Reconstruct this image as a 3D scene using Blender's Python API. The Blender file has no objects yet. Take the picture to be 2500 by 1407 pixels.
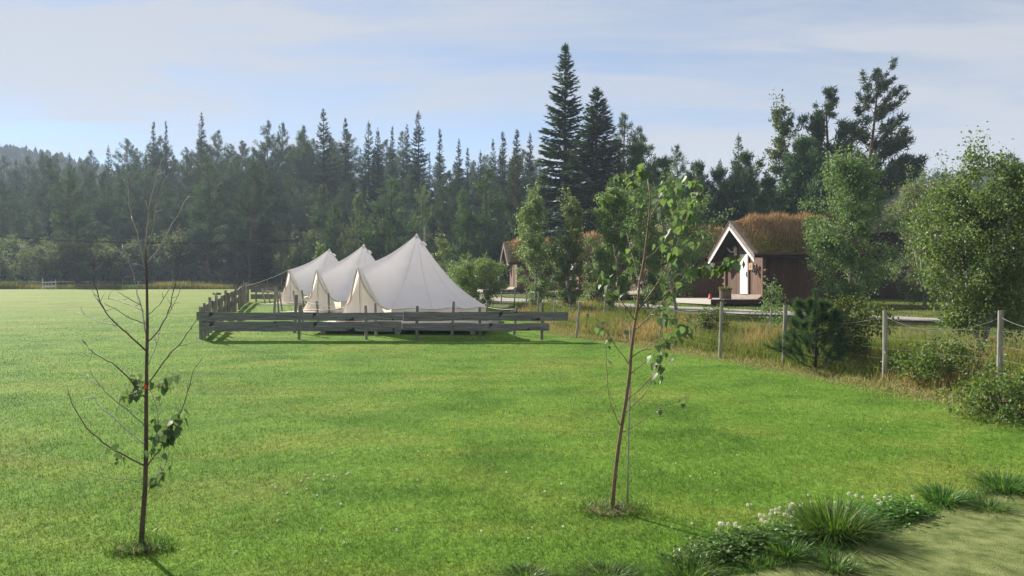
import bpy, math, random
import numpy as np
from mathutils import Vector, Matrix

# ------------------------------------------------------------------ camera, sky, sun, exposure
SC = bpy.context.scene
COL = SC.collection
F = 1819.0          # focal length in pixels of the 2500 px wide photograph
CAMZ = 1.70
HZ = 705.0          # horizon row

cam = bpy.data.cameras.new('camera')
cam.sensor_width = 36.0
cam.lens = 36.0 * F / 2500.0
cam.clip_end = 4000.0
cam.shift_y = 0.0
cam_o = bpy.data.objects.new('camera', cam)
COL.objects.link(cam_o)
cam_o.location = (0, 0, CAMZ)
cam_o.rotation_euler = (math.radians(90.0), 0, 0)
SC.camera = cam_o

SUN_EL = math.radians(29.0)
SUN_AZ = math.radians(-40.0)      # clockwise from +Y; negative = left of the view
SUN_DIR = Vector((math.sin(SUN_AZ) * math.cos(SUN_EL), math.cos(SUN_AZ) * math.cos(SUN_EL), math.sin(SUN_EL)))
sun = bpy.data.lights.new('sun', 'SUN')
sun.energy = 5.0
sun.angle = math.radians(0.9)
sun.color = (1.0, 0.93, 0.82)
sun_o = bpy.data.objects.new('sun', sun)
COL.objects.link(sun_o)
sun_o.rotation_euler = SUN_DIR.to_track_quat('Z', 'Y').to_euler()
sun_o.location = (-60, 70, 60)

world = bpy.data.worlds.new('World')
SC.world = world
world.use_nodes = True
wt = world.node_tree
wt.nodes.clear()
def wn(kind, **kw):
    n = wt.nodes.new(kind)
    for k, v in kw.items():
        setattr(n, k, v)
    return n
WL = wt.links.new
w_out = wn('ShaderNodeOutputWorld')
w_bg = wn('ShaderNodeBackground')
w_bg.inputs['Strength'].default_value = 0.06
w_sky = wn('ShaderNodeTexSky', sky_type='NISHITA', sun_disc=False)
w_sky.sun_elevation = SUN_EL
w_sky.sun_rotation = SUN_AZ
w_sky.altitude = 300
w_sky.air_density = 0.8
w_sky.dust_density = 0.0
w_sky.ozone_density = 1.5
# thin streaky cloud deck: direction projected on a plane overhead
w_tc = wn('ShaderNodeTexCoord')
w_sep = wn('ShaderNodeSeparateXYZ')
WL(w_tc.outputs['Generated'], w_sep.inputs[0])
w_zz = wn('ShaderNodeMath', operation='ADD'); w_zz.inputs[1].default_value = 0.10
w_zm = wn('ShaderNodeMath', operation='MAXIMUM'); w_zm.inputs[1].default_value = 0.02
WL(w_sep.outputs['Z'], w_zm.inputs[0]); WL(w_zm.outputs[0], w_zz.inputs[0])
w_dx = wn('ShaderNodeMath', operation='DIVIDE'); w_dy = wn('ShaderNodeMath', operation='DIVIDE')
WL(w_sep.outputs['X'], w_dx.inputs[0]); WL(w_zz.outputs[0], w_dx.inputs[1])
WL(w_sep.outputs['Y'], w_dy.inputs[0]); WL(w_zz.outputs[0], w_dy.inputs[1])
w_cmb = wn('ShaderNodeCombineXYZ')
WL(w_dx.outputs[0], w_cmb.inputs[0]); WL(w_dy.outputs[0], w_cmb.inputs[1])
def cloud_layer(rot, scale, off, detail, lo, hi, dist):
    m = wn('ShaderNodeMapping')
    m.inputs['Rotation'].default_value = (0, 0, math.radians(rot))
    m.inputs['Scale'].default_value = scale
    m.inputs['Location'].default_value = off
    WL(w_cmb.outputs[0], m.inputs['Vector'])
    n = wn('ShaderNodeTexNoise')
    n.inputs['Scale'].default_value = 1.0
    n.inputs['Detail'].default_value = detail
    n.inputs['Roughness'].default_value = 0.55
    n.inputs['Distortion'].default_value = dist
    WL(m.outputs[0], n.inputs['Vector'])
    r = wn('ShaderNodeMapRange', interpolation_type='SMOOTHSTEP')
    r.inputs['From Min'].default_value = lo
    r.inputs['From Max'].default_value = hi
    WL(n.outputs['Fac'], r.inputs['Value'])
    return r.outputs[0]
c1 = cloud_layer(-24, (0.30, 0.62, 1), (2.9, 7.7, 0), 6, 0.42, 0.60, 0.35)
c2 = cloud_layer(-16, (0.9, 2.4, 1), (1.3, 6.2, 0), 9, 0.42, 0.68, 0.7)
w_mx = wn('ShaderNodeMath', operation='MULTIPLY'); w_mx.inputs[1].default_value = 0.55
WL(c2, w_mx.inputs[0])
w_ad = wn('ShaderNodeMath', operation='ADD', use_clamp=True)
WL(c1, w_ad.inputs[0]); WL(w_mx.outputs[0], w_ad.inputs[1])
w_ml = wn('ShaderNodeMath', operation='MULTIPLY'); w_ml.inputs[1].default_value = 0.76
WL(w_ad.outputs[0], w_ml.inputs[0])
w_vl = wn('ShaderNodeMath', operation='ADD', use_clamp=True); w_vl.inputs[1].default_value = 0.28
WL(w_ml.outputs[0], w_vl.inputs[0])
# cloud colour follows the brightness of the sky behind it, greyer
w_cl = wn('ShaderNodeMix', data_type='RGBA', blend_type='MIX')
w_cl.inputs[0].default_value = 0.90
w_cl.inputs[7].default_value = (4.4, 4.52, 4.85, 1)
WL(w_sky.outputs[0], w_cl.inputs[6])
w_mix = wn('ShaderNodeMix', data_type='RGBA', blend_type='MIX')
WL(w_vl.outputs[0], w_mix.inputs[0])
WL(w_sky.outputs[0], w_mix.inputs[6])
WL(w_cl.outputs[2], w_mix.inputs[7])
WL(w_mix.outputs[2], w_bg.inputs['Color'])
WL(w_bg.outputs[0], w_out.inputs['Surface'])

SC.view_settings.view_transform = 'Standard'
SC.view_settings.look = 'None'
SC.view_settings.exposure = 1.22
SC.view_settings.gamma = 1.0
SC.view_settings.use_curve_mapping = False
cy = SC.cycles
cy.max_bounces = 4; cy.diffuse_bounces = 2; cy.glossy_bounces = 1; cy.transmission_bounces = 3
cy.transparent_max_bounces = 4; cy.volume_bounces = 0
cy.caustics_reflective = False; cy.caustics_refractive = False
cy.sample_clamp_indirect = 4.0

rng = np.random.default_rng(7)
R = random.Random(11)

# ------------------------------------------------------------------ helpers
def smooth(a, b, x):
    t = np.clip((np.asarray(x, float) - a) / (b - a), 0, 1)
    return t * t * (3 - 2 * t)

class MB:
    """collects polygons; build() links them as ONE mesh object"""
    def __init__(s):
        s.v = []; s.f = {}; s.n = 0
    def add(s, verts, faces):
        verts = np.asarray(verts, float).reshape(-1, 3)
        if len(verts) == 0: return
        faces = np.asarray(faces, np.int64)
        s.f.setdefault(faces.shape[1], []).append(faces + s.n)
        s.v.append(verts); s.n += len(verts)
    def addmulti(s, verts, *faces):
        verts = np.asarray(verts, float).reshape(-1, 3)
        for fc in faces:
            fc = np.asarray(fc, np.int64)
            if len(fc): s.f.setdefault(fc.shape[1], []).append(fc + s.n)
        s.v.append(verts); s.n += len(verts)
    def mesh(s, name, mat=None, smooth_=False):
        me = bpy.data.meshes.new(name)
        v = np.concatenate(s.v) if s.v else np.zeros((0, 3))
        me.vertices.add(len(v)); me.vertices.foreach_set('co', v.astype(np.float32).ravel())
        loops = []; starts = []; tot = 0
        for k, fl in s.f.items():
            a = np.concatenate(fl)
            loops.append(a.ravel()); starts.append(tot + np.arange(len(a)) * k); tot += a.size
        if loops:
            loops = np.concatenate(loops); starts = np.concatenate(starts)
            me.loops.add(len(loops)); me.loops.foreach_set('vertex_index', loops.astype(np.int32))
            me.polygons.add(len(starts)); me.polygons.foreach_set('loop_start', starts.astype(np.int32))
            me.polygons.foreach_set('use_smooth', np.full(len(starts), bool(smooth_)))
        me.update(calc_edges=True)
        if mat: me.materials.append(mat)
        return me
    def build(s, name, mat, parent=None, smooth_=False):
        return link(name, s.mesh(name, mat, smooth_), parent)
    # shapes
    def box(s, c, size, rot=None):
        h = np.asarray(size, float) / 2
        p = np.array([[x, y, z] for x in (-1, 1) for y in (-1, 1) for z in (-1, 1)], float) * h
        if rot is not None: p = p @ np.asarray(rot, float).T
        p = p + np.asarray(c, float)
        s.add(p, [[0, 1, 3, 2], [4, 6, 7, 5], [0, 4, 5, 1], [2, 3, 7, 6], [0, 2, 6, 4], [1, 5, 7, 3]])
    def tube(s, pts, rad, sides=6, cap=True):
        pts = np.asarray(pts, float); n = len(pts)
        rad = np.broadcast_to(np.asarray(rad, float), (n,))
        t = np.gradient(pts, axis=0)
        t /= np.maximum(np.linalg.norm(t, axis=1, keepdims=True), 1e-9)
        ref = np.array([0, 0, 1.0]) if abs(t[0][2]) < 0.9 else np.array([1.0, 0, 0])
        a = np.cross(t, ref); a /= np.maximum(np.linalg.norm(a, axis=1, keepdims=True), 1e-9)
        b = np.cross(t, a)
        ang = np.arange(sides) * 2 * math.pi / sides
        ring = a[:, None, :] * np.cos(ang)[None, :, None] + b[:, None, :] * np.sin(ang)[None, :, None]
        v = pts[:, None, :] + ring * rad[:, None, None]
        v = v.reshape(-1, 3)
        i = np.arange(n - 1)[:, None] * sides; j = np.arange(sides)[None, :]; k = (j + 1) % sides
        q = np.stack([i + j, i + k, i + sides + k, i + sides + j], -1).reshape(-1, 4)
        if cap:
            v = np.vstack([v, pts[:1], pts[-1:]])
            c0 = n * sides; c1 = c0 + 1
            jj = np.arange(sides); kk = (jj + 1) % sides
            t0 = np.stack([kk, jj, np.full(sides, c0)], -1)
            t1 = np.stack([(n - 1) * sides + jj, (n - 1) * sides + kk, np.full(sides, c1)], -1)
            s.addmulti(v, q, np.vstack([t0, t1]))
        else:
            s.addmulti(v, q)
    def cards(s, P, D, N, L, W, shape='tri', fold=0.0):
        P = np.asarray(P, float); n = len(P)
        if n == 0: return
        D = D / np.maximum(np.linalg.norm(D, axis=1, keepdims=True), 1e-9)
        S = np.cross(D, N); S /= np.maximum(np.linalg.norm(S, axis=1, keepdims=True), 1e-9)
        Nn = np.cross(S, D)
        L = np.broadcast_to(np.asarray(L, float), (n,))[:, None]; W = np.broadcast_to(np.asarray(W, float), (n,))[:, None]
        if shape == 'tri':
            v = np.stack([P - S * W / 2, P + S * W / 2, P + D * L], 1)
            s.add(v.reshape(-1, 3), np.arange(n * 3).reshape(-1, 3))
        elif shape == 'rhomb':
            m = P + D * L * 0.42 + Nn * W * fold
            v = np.stack([P, m + S * W / 2, P + D * L, m - S * W / 2], 1)
            i = np.arange(n)[:, None] * 4
            s.add(v.reshape(-1, 3), np.concatenate([i + [0, 1, 2], i + [0, 2, 3]]))
        elif shape == 'blade':     # bent grass blade, two joints
            m = P + D * L * 0.55
            tip = P + D * L * 0.9 + Nn * L * fold
            v = np.stack([P - S * W / 2, P + S * W / 2, m + S * W * .38, m - S * W * .38, tip], 1)
            i = np.arange(n)[:, None] * 5
            s.addmulti(v.reshape(-1, 3), i + [0, 1, 2, 3], i + [3, 2, 4])

def link(name, data, parent=None):
    o = bpy.data.objects.new(name, data)
    COL.objects.link(o)
    if parent is not None: o.parent = parent
    return o
def tag(o, label=None, cat=None, group=None, kind=None):
    if label: o['label'] = label
    if cat: o['category'] = cat
    if group: o['group'] = group
    if kind: o['kind'] = kind
    return o
def thing(name, label, cat, loc=(0, 0, 0), rz=0.0, group=None, scale=None):
    o = link(name, None)
    o.empty_display_size = 0.2
    o.location = loc; o.rotation_euler = (0, 0, rz)
    if scale is not None: o.scale = scale if hasattr(scale, '__len__') else (scale,) * 3
    return tag(o, label, cat, group)
def copy_tree(o, parent=None):
    c = o.copy(); COL.objects.link(c); c.parent = parent
    for ch in list(o.children): copy_tree(ch, c)
    return c

def px(x, y, d):        # a pixel of the photograph at distance d along the view axis
    return np.array([(x - 1250.0) / F * d, d, CAMZ + (HZ - y) / F * d])

# ------------------------------------------------------------------ terrain
_ty = np.array([-80, 12, 16, 19, 22, 30, 38, 46, 60, 75, 88, 1200], float)
_tz = np.array([0, 0, .01, .05, .15, .45, .76, .97, 1.22, 1.42, 1.58, 1.58], float)
_yy = np.arange(-80, 200, .25)
_zz = np.convolve(np.pad(np.interp(_yy, _ty, _tz), 12, mode='edge'), np.hanning(27)[1:-1] / np.hanning(27).sum(), 'valid')
_ey = np.array([-60, 0, 5, 8, 9.66, 12.4, 14.7, 17.6, 19.2, 21.9, 22.7, 24.5, 27, 31, 36, 42, 50, 66, 86, 120], float)
_ex = np.array([8.6, 8.3, 7.6, 7.0, 6.6, 6.1, 5.67, 4.85, 4.1, 2.75, 2.0, 1.35, 1.0, .2, -.6, -1.5, -3, -8, -16, -30], float)
def edge_x(y): return np.interp(y, _ey, _ex)
def gz(x, y):
    x = np.asarray(x, float); y = np.asarray(y, float)
    zl = np.interp(y, _yy, _zz)
    s = x - edge_x(y)
    zr = np.where(y > 24, .62 + .016 * (np.minimum(y, 90) - 24), .62 - .010 * (24 - np.maximum(y, -10)))
    w = smooth(.6, 6.5, s) * (1 - smooth(70, 95, y))
    z = zl * (1 - w) + np.maximum(zr, zl) * w
    # slight swell of the bank behind the fence
    z = z + .05 * np.sin(x * .55 + y * .31) * smooth(1, 5, s) * (1 - smooth(26, 34, y)) * smooth(4, 9, y)
    # wooded hillside behind the field
    hs = (.035 + .15 * smooth(30, -25, x)) * (1 - .45 * smooth(-45, -120, x))
    z = z + hs * np.maximum(np.minimum(y, 230) - 90, 0) * smooth(86, 110, y)
    # far ridges
    z = z + 62 * np.exp(-(((x + 300) / 150) ** 2 + ((y - 420) / 120) ** 2))
    z = z + 44 * np.exp(-(((x - 230) / 130) ** 2 + ((y - 330) / 110) ** 2))
    return z
def gpt(x, y, dz=0.0): return np.array([x, y, float(gz(x, y)) + dz])
def gpx(u, v):          # where a pixel of the ground lies
    d = 10.0
    for _ in range(60):
        x = (u - 1250) / F * d
        dn = (CAMZ - float(gz(x, d))) * F / max(v - HZ, 1.0)
        d = .5 * d + .5 * dn
    return np.array([(u - 1250) / F * d, d, float(gz((u - 1250) / F * d, d))])

# ------------------------------------------------------------------ materials
def newmat(name):
    m = bpy.data.materials.new(name); m.use_nodes = True
    nt = m.node_tree; nt.nodes.clear()
    return m, nt, nt.nodes, nt.links.new
def node(ns, kind, **kw):
    n = ns.new(kind)
    for k, v in kw.items():
        if k.startswith('i_'):
            n.inputs[k[2:].replace('_', ' ')].default_value = v
        else: setattr(n, k, v)
    return n
def ramp(ns, stops, interp='LINEAR'):
    r = ns.new('ShaderNodeValToRGB'); r.color_ramp.interpolation = interp
    e = r.color_ramp.elements
    while len(e) < len(stops): e.new(0.5)
    for i, (p, c) in enumerate(stops):
        e[i].position = p; e[i].color = (*c, 1) if len(c) == 3 else c
    return r

def leafmat(name, stops, trans=.35, rough=.5, spec=.35, objvar=.25, tint=(1.1, 1.15, .6), noise=None):
    m, nt, ns, L = newmat(name)
    out = ns.new('ShaderNodeOutputMaterial')
    geo = ns.new('ShaderNodeNewGeometry')
    rp = ramp(ns, stops); L(geo.outputs['Random Per Island'], rp.inputs[0])
    oi = ns.new('ShaderNodeObjectInfo')
    hv = node(ns, 'ShaderNodeHueSaturation')
    mr = node(ns, 'ShaderNodeMapRange'); mr.inputs['To Min'].default_value = 1 - objvar; mr.inputs['To Max'].default_value = 1 + objvar
    L(oi.outputs['Random'], mr.inputs['Value']); L(mr.outputs[0], hv.inputs['Value'])
    mh = node(ns, 'ShaderNodeMapRange'); mh.inputs['To Min'].default_value = .485; mh.inputs['To Max'].default_value = .515
    L(oi.outputs['Random'], mh.inputs['Value']); L(mh.outputs[0], hv.inputs['Hue'])
    col = rp.outputs[0]
    if noise:                      # broad patches of another growth colour: (scale, colour, lo, hi)
        tc = ns.new('ShaderNodeNewGeometry')
        nz = node(ns, 'ShaderNodeTexNoise'); nz.inputs['Scale'].default_value = noise[0]; nz.inputs['Detail'].default_value = 3
        L(tc.outputs['Position'], nz.inputs['Vector'])
        r2 = node(ns, 'ShaderNodeMapRange'); r2.inputs['From Min'].default_value = noise[2]; r2.inputs['From Max'].default_value = noise[3]
        L(nz.outputs['Fac'], r2.inputs['Value'])
        mx = node(ns, 'ShaderNodeMix', data_type='RGBA'); mx.inputs[7].default_value = (*noise[1], 1)
        L(r2.outputs[0], mx.inputs[0]); L(col, mx.inputs[6]); col = mx.outputs[2]
    L(col, hv.inputs['Color'])
    p = ns.new('ShaderNodeBsdfPrincipled'); p.inputs['Roughness'].default_value = rough
    p.inputs['Specular IOR Level'].default_value = spec
    L(hv.outputs[0], p.inputs['Base Color'])
    if trans > 0:
        t = ns.new('ShaderNodeBsdfTranslucent')
        tm = node(ns, 'ShaderNodeMix', data_type='RGBA', blend_type='MULTIPLY'); tm.inputs[0].default_value = 1
        tm.inputs[7].default_value = (*tint, 1)
        L(hv.outputs[0], tm.inputs[6]); L(tm.outputs[2], t.inputs['Color'])
        mixs = ns.new('ShaderNodeMixShader'); mixs.inputs[0].default_value = trans
        L(p.outputs[0], mixs.inputs[1]); L(t.outputs[0], mixs.inputs[2]); L(mixs.outputs[0], out.inputs[0])
    else: L(p.outputs[0], out.inputs[0])
    return m

def surfmat(name, stops, scale=4, stretch=(1, 1, 1), rough=.8, detail=6, bump=.3, bscale=None, spec=.3, coord='Object', trans=0, tint=(1, 1, 1), spots=None, dist=.2, objvar=0.0, bdist=.02):
    m, nt, ns, L = newmat(name)
    out = ns.new('ShaderNodeOutputMaterial')
    if coord == 'Position':
        src = ns.new('ShaderNodeNewGeometry').outputs['Position']
    else:
        src = ns.new('ShaderNodeTexCoord').outputs['Object']
    mp = ns.new('ShaderNodeMapping'); mp.inputs['Scale'].default_value = stretch
    if objvar:
        oi = ns.new('ShaderNodeObjectInfo')
        mm = node(ns, 'ShaderNodeMath', operation='MULTIPLY'); mm.inputs[1].default_value = 37.0
        L(oi.outputs['Random'], mm.inputs[0])
        cb = ns.new('ShaderNodeCombineXYZ')
        for i in range(3): L(mm.outputs[0], cb.inputs[i])
        L(cb.outputs[0], mp.inputs['Location'])
    L(src, mp.inputs['Vector'])
    nz = node(ns, 'ShaderNodeTexNoise'); nz.inputs['Scale'].default_value = scale; nz.inputs['Detail'].default_value = detail
    nz.inputs['Roughness'].default_value = .62; nz.inputs['Distortion'].default_value = dist
    L(mp.outputs[0], nz.inputs['Vector'])
    rp = ramp(ns, stops); L(nz.outputs['Fac'], rp.inputs[0])
    col = rp.outputs[0]
    if spots:
        vz = node(ns, 'ShaderNodeTexNoise'); vz.inputs['Scale'].default_value = spots[0]; vz.inputs['Detail'].default_value = 3
        L(src, vz.inputs['Vector'])
        r2 = node(ns, 'ShaderNodeMapRange'); r2.inputs['From Min'].default_value = spots[2]; r2.inputs['From Max'].default_value = spots[3]
        L(vz.outputs['Fac'], r2.inputs['Value'])
        mx = node(ns, 'ShaderNodeMix', data_type='RGBA'); mx.inputs[7].default_value = (*spots[1], 1)
        L(r2.outputs[0], mx.inputs[0]); L(col, mx.inputs[6]); col = mx.outputs[2]
    if objvar:
        hv = ns.new('ShaderNodeHueSaturation')
        mr = node(ns, 'ShaderNodeMapRange'); mr.inputs['To Min'].default_value = 1 - objvar; mr.inputs['To Max'].default_value = 1 + objvar
        L(oi.outputs['Random'], mr.inputs['Value']); L(mr.outputs[0], hv.inputs['Value']); L(col, hv.inputs['Color']); col = hv.outputs[0]
    p = ns.new('ShaderNodeBsdfPrincipled'); p.inputs['Roughness'].default_value = rough; p.inputs['Specular IOR Level'].default_value = spec
    L(col, p.inputs['Base Color'])
    if bump:
        bn = node(ns, 'ShaderNodeTexNoise'); bn.inputs['Scale'].default_value = bscale or scale * 4; bn.inputs['Detail'].default_value = 5
        L(mp.outputs[0], bn.inputs['Vector'])
        bp = ns.new('ShaderNodeBump'); bp.inputs['Strength'].default_value = bump; bp.inputs['Distance'].default_value = bdist
        L(bn.outputs['Fac'], bp.inputs['Height']); L(bp.outputs[0], p.inputs['Normal'])
    if trans > 0:
        t = ns.new('ShaderNodeBsdfTranslucent')
        tm = node(ns, 'ShaderNodeMix', data_type='RGBA', blend_type='MULTIPLY'); tm.inputs[0].default_value = 1; tm.inputs[7].default_value = (*tint, 1)
        L(col, tm.inputs[6]); L(tm.outputs[2], t.inputs['Color'])
        ms = ns.new('ShaderNodeMixShader'); ms.inputs[0].default_value = trans
        L(p.outputs[0], ms.inputs[1]); L(t.outputs[0], ms.inputs[2]); L(ms.outputs[0], out.inputs[0])
    else: L(p.outputs[0], out.inputs[0])
    return m

def flatmat(name, c, rough=.6, spec=.4):
    m, nt, ns, L = newmat(name)
    out = ns.new('ShaderNodeOutputMaterial'); p = ns.new('ShaderNodeBsdfPrincipled')
    tc = ns.new('ShaderNodeTexCoord'); nz = node(ns, 'ShaderNodeTexNoise'); nz.inputs['Scale'].default_value = 9; nz.inputs['Detail'].default_value = 4
    L(tc.outputs['Object'], nz.inputs['Vector'])
    rp = ramp(ns, [(.25, tuple(k * .78 for k in c)), (.7, tuple(min(1, k * 1.1) for k in c))]); L(nz.outputs['Fac'], rp.inputs[0])
    L(rp.outputs[0], p.inputs['Base Color']); p.inputs['Roughness'].default_value = rough; p.inputs['Specular IOR Level'].default_value = spec
    L(p.outputs[0], out.inputs[0])
    return m

# lawn: one colour recipe shared by the sheet and the blades, so that patches agree
def lawn_colour(ns, L, dark=1.0):
    geo = ns.new('ShaderNodeNewGeometry')
    def nz(scale, detail, stretch=(1, 1, 1), dist=0.0):
        mp = ns.new('ShaderNodeMapping'); mp.inputs['Scale'].default_value = stretch
        L(geo.outputs['Position'], mp.inputs['Vector'])
        n = node(ns, 'ShaderNodeTexNoise'); n.inputs['Scale'].default_value = scale; n.inputs['Detail'].default_value = detail
        n.inputs['Roughness'].default_value = .6; n.inputs['Distortion'].default_value = dist
        L(mp.outputs[0], n.inputs['Vector']); return n.outputs['Fac']
    d = dark
    r1 = ramp(ns, [(.34, (.068 * d, .142 * d, .018 * d)), (.5, (.098 * d, .186 * d, .025 * d)), (.72, (.138 * d, .222 * d, .036 * d))])
    L(nz(.75, 8, dist=.5), r1.inputs[0])
    # dry and yellow patches
    r2 = ramp(ns, [(.50, (0, 0, 0)), (.68, (1, 1, 1))]); L(nz(.33, 5, (1, 1.5, 1), .6), r2.inputs[0])
    mx = node(ns, 'ShaderNodeMix', data_type='RGBA'); mx.inputs[7].default_value = (.205 * d, .220 * d, .050 * d, 1)
    mm = node(ns, 'ShaderNodeMath', operation='MULTIPLY'); mm.inputs[1].default_value = .55
    L(r2.outputs[0], mm.inputs[0]); L(mm.outputs[0], mx.inputs[0]); L(r1.outputs[0], mx.inputs[6])
    # drier towards the far left of the field
    sep = ns.new('ShaderNodeSeparateXYZ'); L(geo.outputs['Position'], sep.inputs[0])
    my = node(ns, 'ShaderNodeMapRange', interpolation_type='SMOOTHSTEP'); my.inputs['From Min'].default_value = 20; my.inputs['From Max'].default_value = 48
    L(sep.outputs['Y'], my.inputs['Value'])
    mxx = node(ns, 'ShaderNodeMapRange', interpolation_type='SMOOTHSTEP'); mxx.inputs['From Min'].default_value = -4; mxx.inputs['From Max'].default_value = -22
    L(sep.outputs['X'], mxx.inputs['Value'])
    r3 = ramp(ns, [(.30, (.05, .05, .05)), (.75, (.6, .6, .6))]); L(nz(.16, 4, (.6, 1.6, 1), .5), r3.inputs[0])
    m1 = node(ns, 'ShaderNodeMath', operation='MULTIPLY'); L(my.outputs[0], m1.inputs[0]); L(mxx.outputs[0], m1.inputs[1])
    m2 = node(ns, 'ShaderNodeMath', operation='MULTIPLY'); L(m1.outputs[0], m2.inputs[0]); L(r3.outputs[0], m2.inputs[1])
    mz = node(ns, 'ShaderNodeMix', data_type='RGBA'); mz.inputs[7].default_value = (.255 * d, .240 * d, .075 * d, 1)
    L(m2.outputs[0], mz.inputs[0]); L(mx.outputs[2], mz.inputs[6])
    st = ramp(ns, [(.36, (.92, .93, .92)), (.62, (1.06, 1.05, 1.04))]); L(nz(1.0, 3, (.10, 1.35, 1), .25), st.inputs[0])
    mw = node(ns, 'ShaderNodeMix', data_type='RGBA', blend_type='MULTIPLY'); mw.inputs[0].default_value = 1
    L(mz.outputs[2], mw.inputs[6]); L(st.outputs[0], mw.inputs[7])
    return mw.outputs[2], nz

def make_lawn_mats():
    m, nt, ns, L = newmat('lawn_turf')
    out = ns.new('ShaderNodeOutputMaterial'); p = ns.new('ShaderNodeBsdfPrincipled')
    c, nz = lawn_colour(ns, L, 1.05)
    fine = ramp(ns, [(.3, (.62, .62, .62)), (.7, (1.25, 1.25, 1.2))]); L(nz(14, 5, (1, .55, 1), .8), fine.inputs[0])
    mu = node(ns, 'ShaderNodeMix', data_type='RGBA', blend_type='MULTIPLY'); mu.inputs[0].default_value = 1
    L(c, mu.inputs[6]); L(fine.outputs[0], mu.inputs[7])
    L(mu.outputs[2], p.inputs['Base Color']); p.inputs['Roughness'].default_value = .9; p.inputs['Specular IOR Level'].default_value = .04
    bp = ns.new('ShaderNodeBump'); bp.inputs['Strength'].default_value = .7; bp.inputs['Distance'].default_value = .04
    L(nz(22, 6), bp.inputs['Height']); L(bp.outputs[0], p.inputs['Normal'])
    L(p.outputs[0], out.inputs[0])
    g, nt, ns, L = newmat('lawn_blade')
    out = ns.new('ShaderNodeOutputMaterial'); p = ns.new('ShaderNodeBsdfPrincipled')
    c, nz = lawn_colour(ns, L, 1.0)
    geo = ns.new('ShaderNodeNewGeometry')
    rp = ramp(ns, [(0, (.62, .70, .6)), (.5, (1, 1, 1)), (.9, (1.35, 1.25, 1.1)), (.96, (2.2, 1.7, 1.8))]); L(geo.outputs['Random Per Island'], rp.inputs[0])
    mu = node(ns, 'ShaderNodeMix', data_type='RGBA', blend_type='MULTIPLY'); mu.inputs[0].default_value = 1
    L(c, mu.inputs[6]); L(rp.outputs[0], mu.inputs[7])
    L(mu.outputs[2], p.inputs['Base Color']); p.inputs['Roughness'].default_value = .6; p.inputs['Specular IOR Level'].default_value = .10
    t = ns.new('ShaderNodeBsdfTranslucent'); L(mu.outputs[2], t.inputs['Color'])
    ms = ns.new('ShaderNodeMixShader'); ms.inputs[0].default_value = .45
    L(p.outputs[0], ms.inputs[1]); L(t.outputs[0], ms.inputs[2]); L(ms.outputs[0], out.inputs[0])
    return m, g
M = {}
M['lawn'], M['blade'] = make_lawn_mats()
M['ground'] = surfmat('rough_ground', [(.28, (.030, .055, .014)), (.48, (.075, .095, .026)), (.62, (.13, .12, .045)), (.78, (.17, .12, .055))], .55, rough=.95, bump=.8, bscale=7, coord='Position', spec=.1, bdist=.08)
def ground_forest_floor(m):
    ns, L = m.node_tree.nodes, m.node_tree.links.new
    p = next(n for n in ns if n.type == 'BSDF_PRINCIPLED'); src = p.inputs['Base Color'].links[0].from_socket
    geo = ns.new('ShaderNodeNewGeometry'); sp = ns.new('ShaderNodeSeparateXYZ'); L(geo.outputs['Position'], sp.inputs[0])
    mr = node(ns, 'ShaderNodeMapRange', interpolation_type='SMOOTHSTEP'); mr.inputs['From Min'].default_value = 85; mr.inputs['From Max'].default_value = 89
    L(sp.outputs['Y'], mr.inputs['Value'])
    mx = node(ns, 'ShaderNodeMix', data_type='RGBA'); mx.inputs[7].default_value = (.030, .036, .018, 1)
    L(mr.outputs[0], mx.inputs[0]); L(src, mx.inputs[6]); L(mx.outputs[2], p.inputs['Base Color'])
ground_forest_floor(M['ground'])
M['gravel'] = surfmat('gravel', [(.3, (.17, .155, .135)), (.5, (.30, .28, .25)), (.72, (.42, .40, .36))], 3.2, rough=.95, bump=.9, bscale=28, coord='Position', spec=.15, spots=(.9, (.13, .17, .055), .56, .70))
M['mat'] = surfmat('artificial_turf', [(.36, (.074, .102, .028)), (.50, (.140, .170, .054)), (.66, (.205, .230, .088))], 7.0, rough=.95, detail=12, bump=.9, bscale=140, coord='Position', spec=.1, spots=(2.2, (.095, .110, .040), .60, .90), bdist=.012)
M['soil'] = surfmat('soil', [(.3, (.06, .045, .03)), (.7, (.17, .13, .085))], 14, rough=.95, bump=.8, coord='Position')
M['oldwood'] = surfmat('grey_board', [(.26, (.070, .067, .067)), (.5, (.155, .148, .144)), (.72, (.28, .27, .26))], 3.0, (.6, 9, 11), .85, detail=8, bump=.6, bscale=9, spots=(3.6, (.026, .024, .024), .63, .68), objvar=.22)
M['oldpost'] = surfmat('weathered_post', [(.28, (.12, .10, .085)), (.55, (.24, .21, .18)), (.75, (.37, .335, .29))], 4.0, (7, 7, 1), .9, bump=.5, bscale=10, objvar=.3)
M['palepost'] = surfmat('pale_post', [(.28, (.16, .145, .12)), (.52, (.28, .26, .225)), (.75, (.40, .375, .33))], 3.0, (6, 6, 1), .9, bump=.5, bscale=9, objvar=.15, spots=(5, (.17, .15, .12), .60, .72))
M['canvas'] = surfmat('canvas', [(.3, (.82, .80, .81)), (.7, (.88, .86, .87))], 1.4, rough=.85, bump=.25, bscale=6, spec=.15, trans=.42, tint=(1.0, .98, .97), bdist=.03)
M['canvas_door'] = surfmat('door_canvas', [(.3, (.78, .73, .67)), (.7, (.85, .81, .75))], 1.6, rough=.85, bump=.3, bscale=5, spec=.15, trans=.36, tint=(1.0, .92, .82), bdist=.03)
M['seam'] = flatmat('canvas_seam', (.55, .47, .40), .8, .2)
M['trim'] = flatmat('canvas_trim', (.62, .47, .36), .8, .2)
M['rope'] = flatmat('rope', (.62, .58, .50), .9, .1)
M['greyrope'] = flatmat('grey_rope', (.20, .195, .18), .9, .1)
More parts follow.
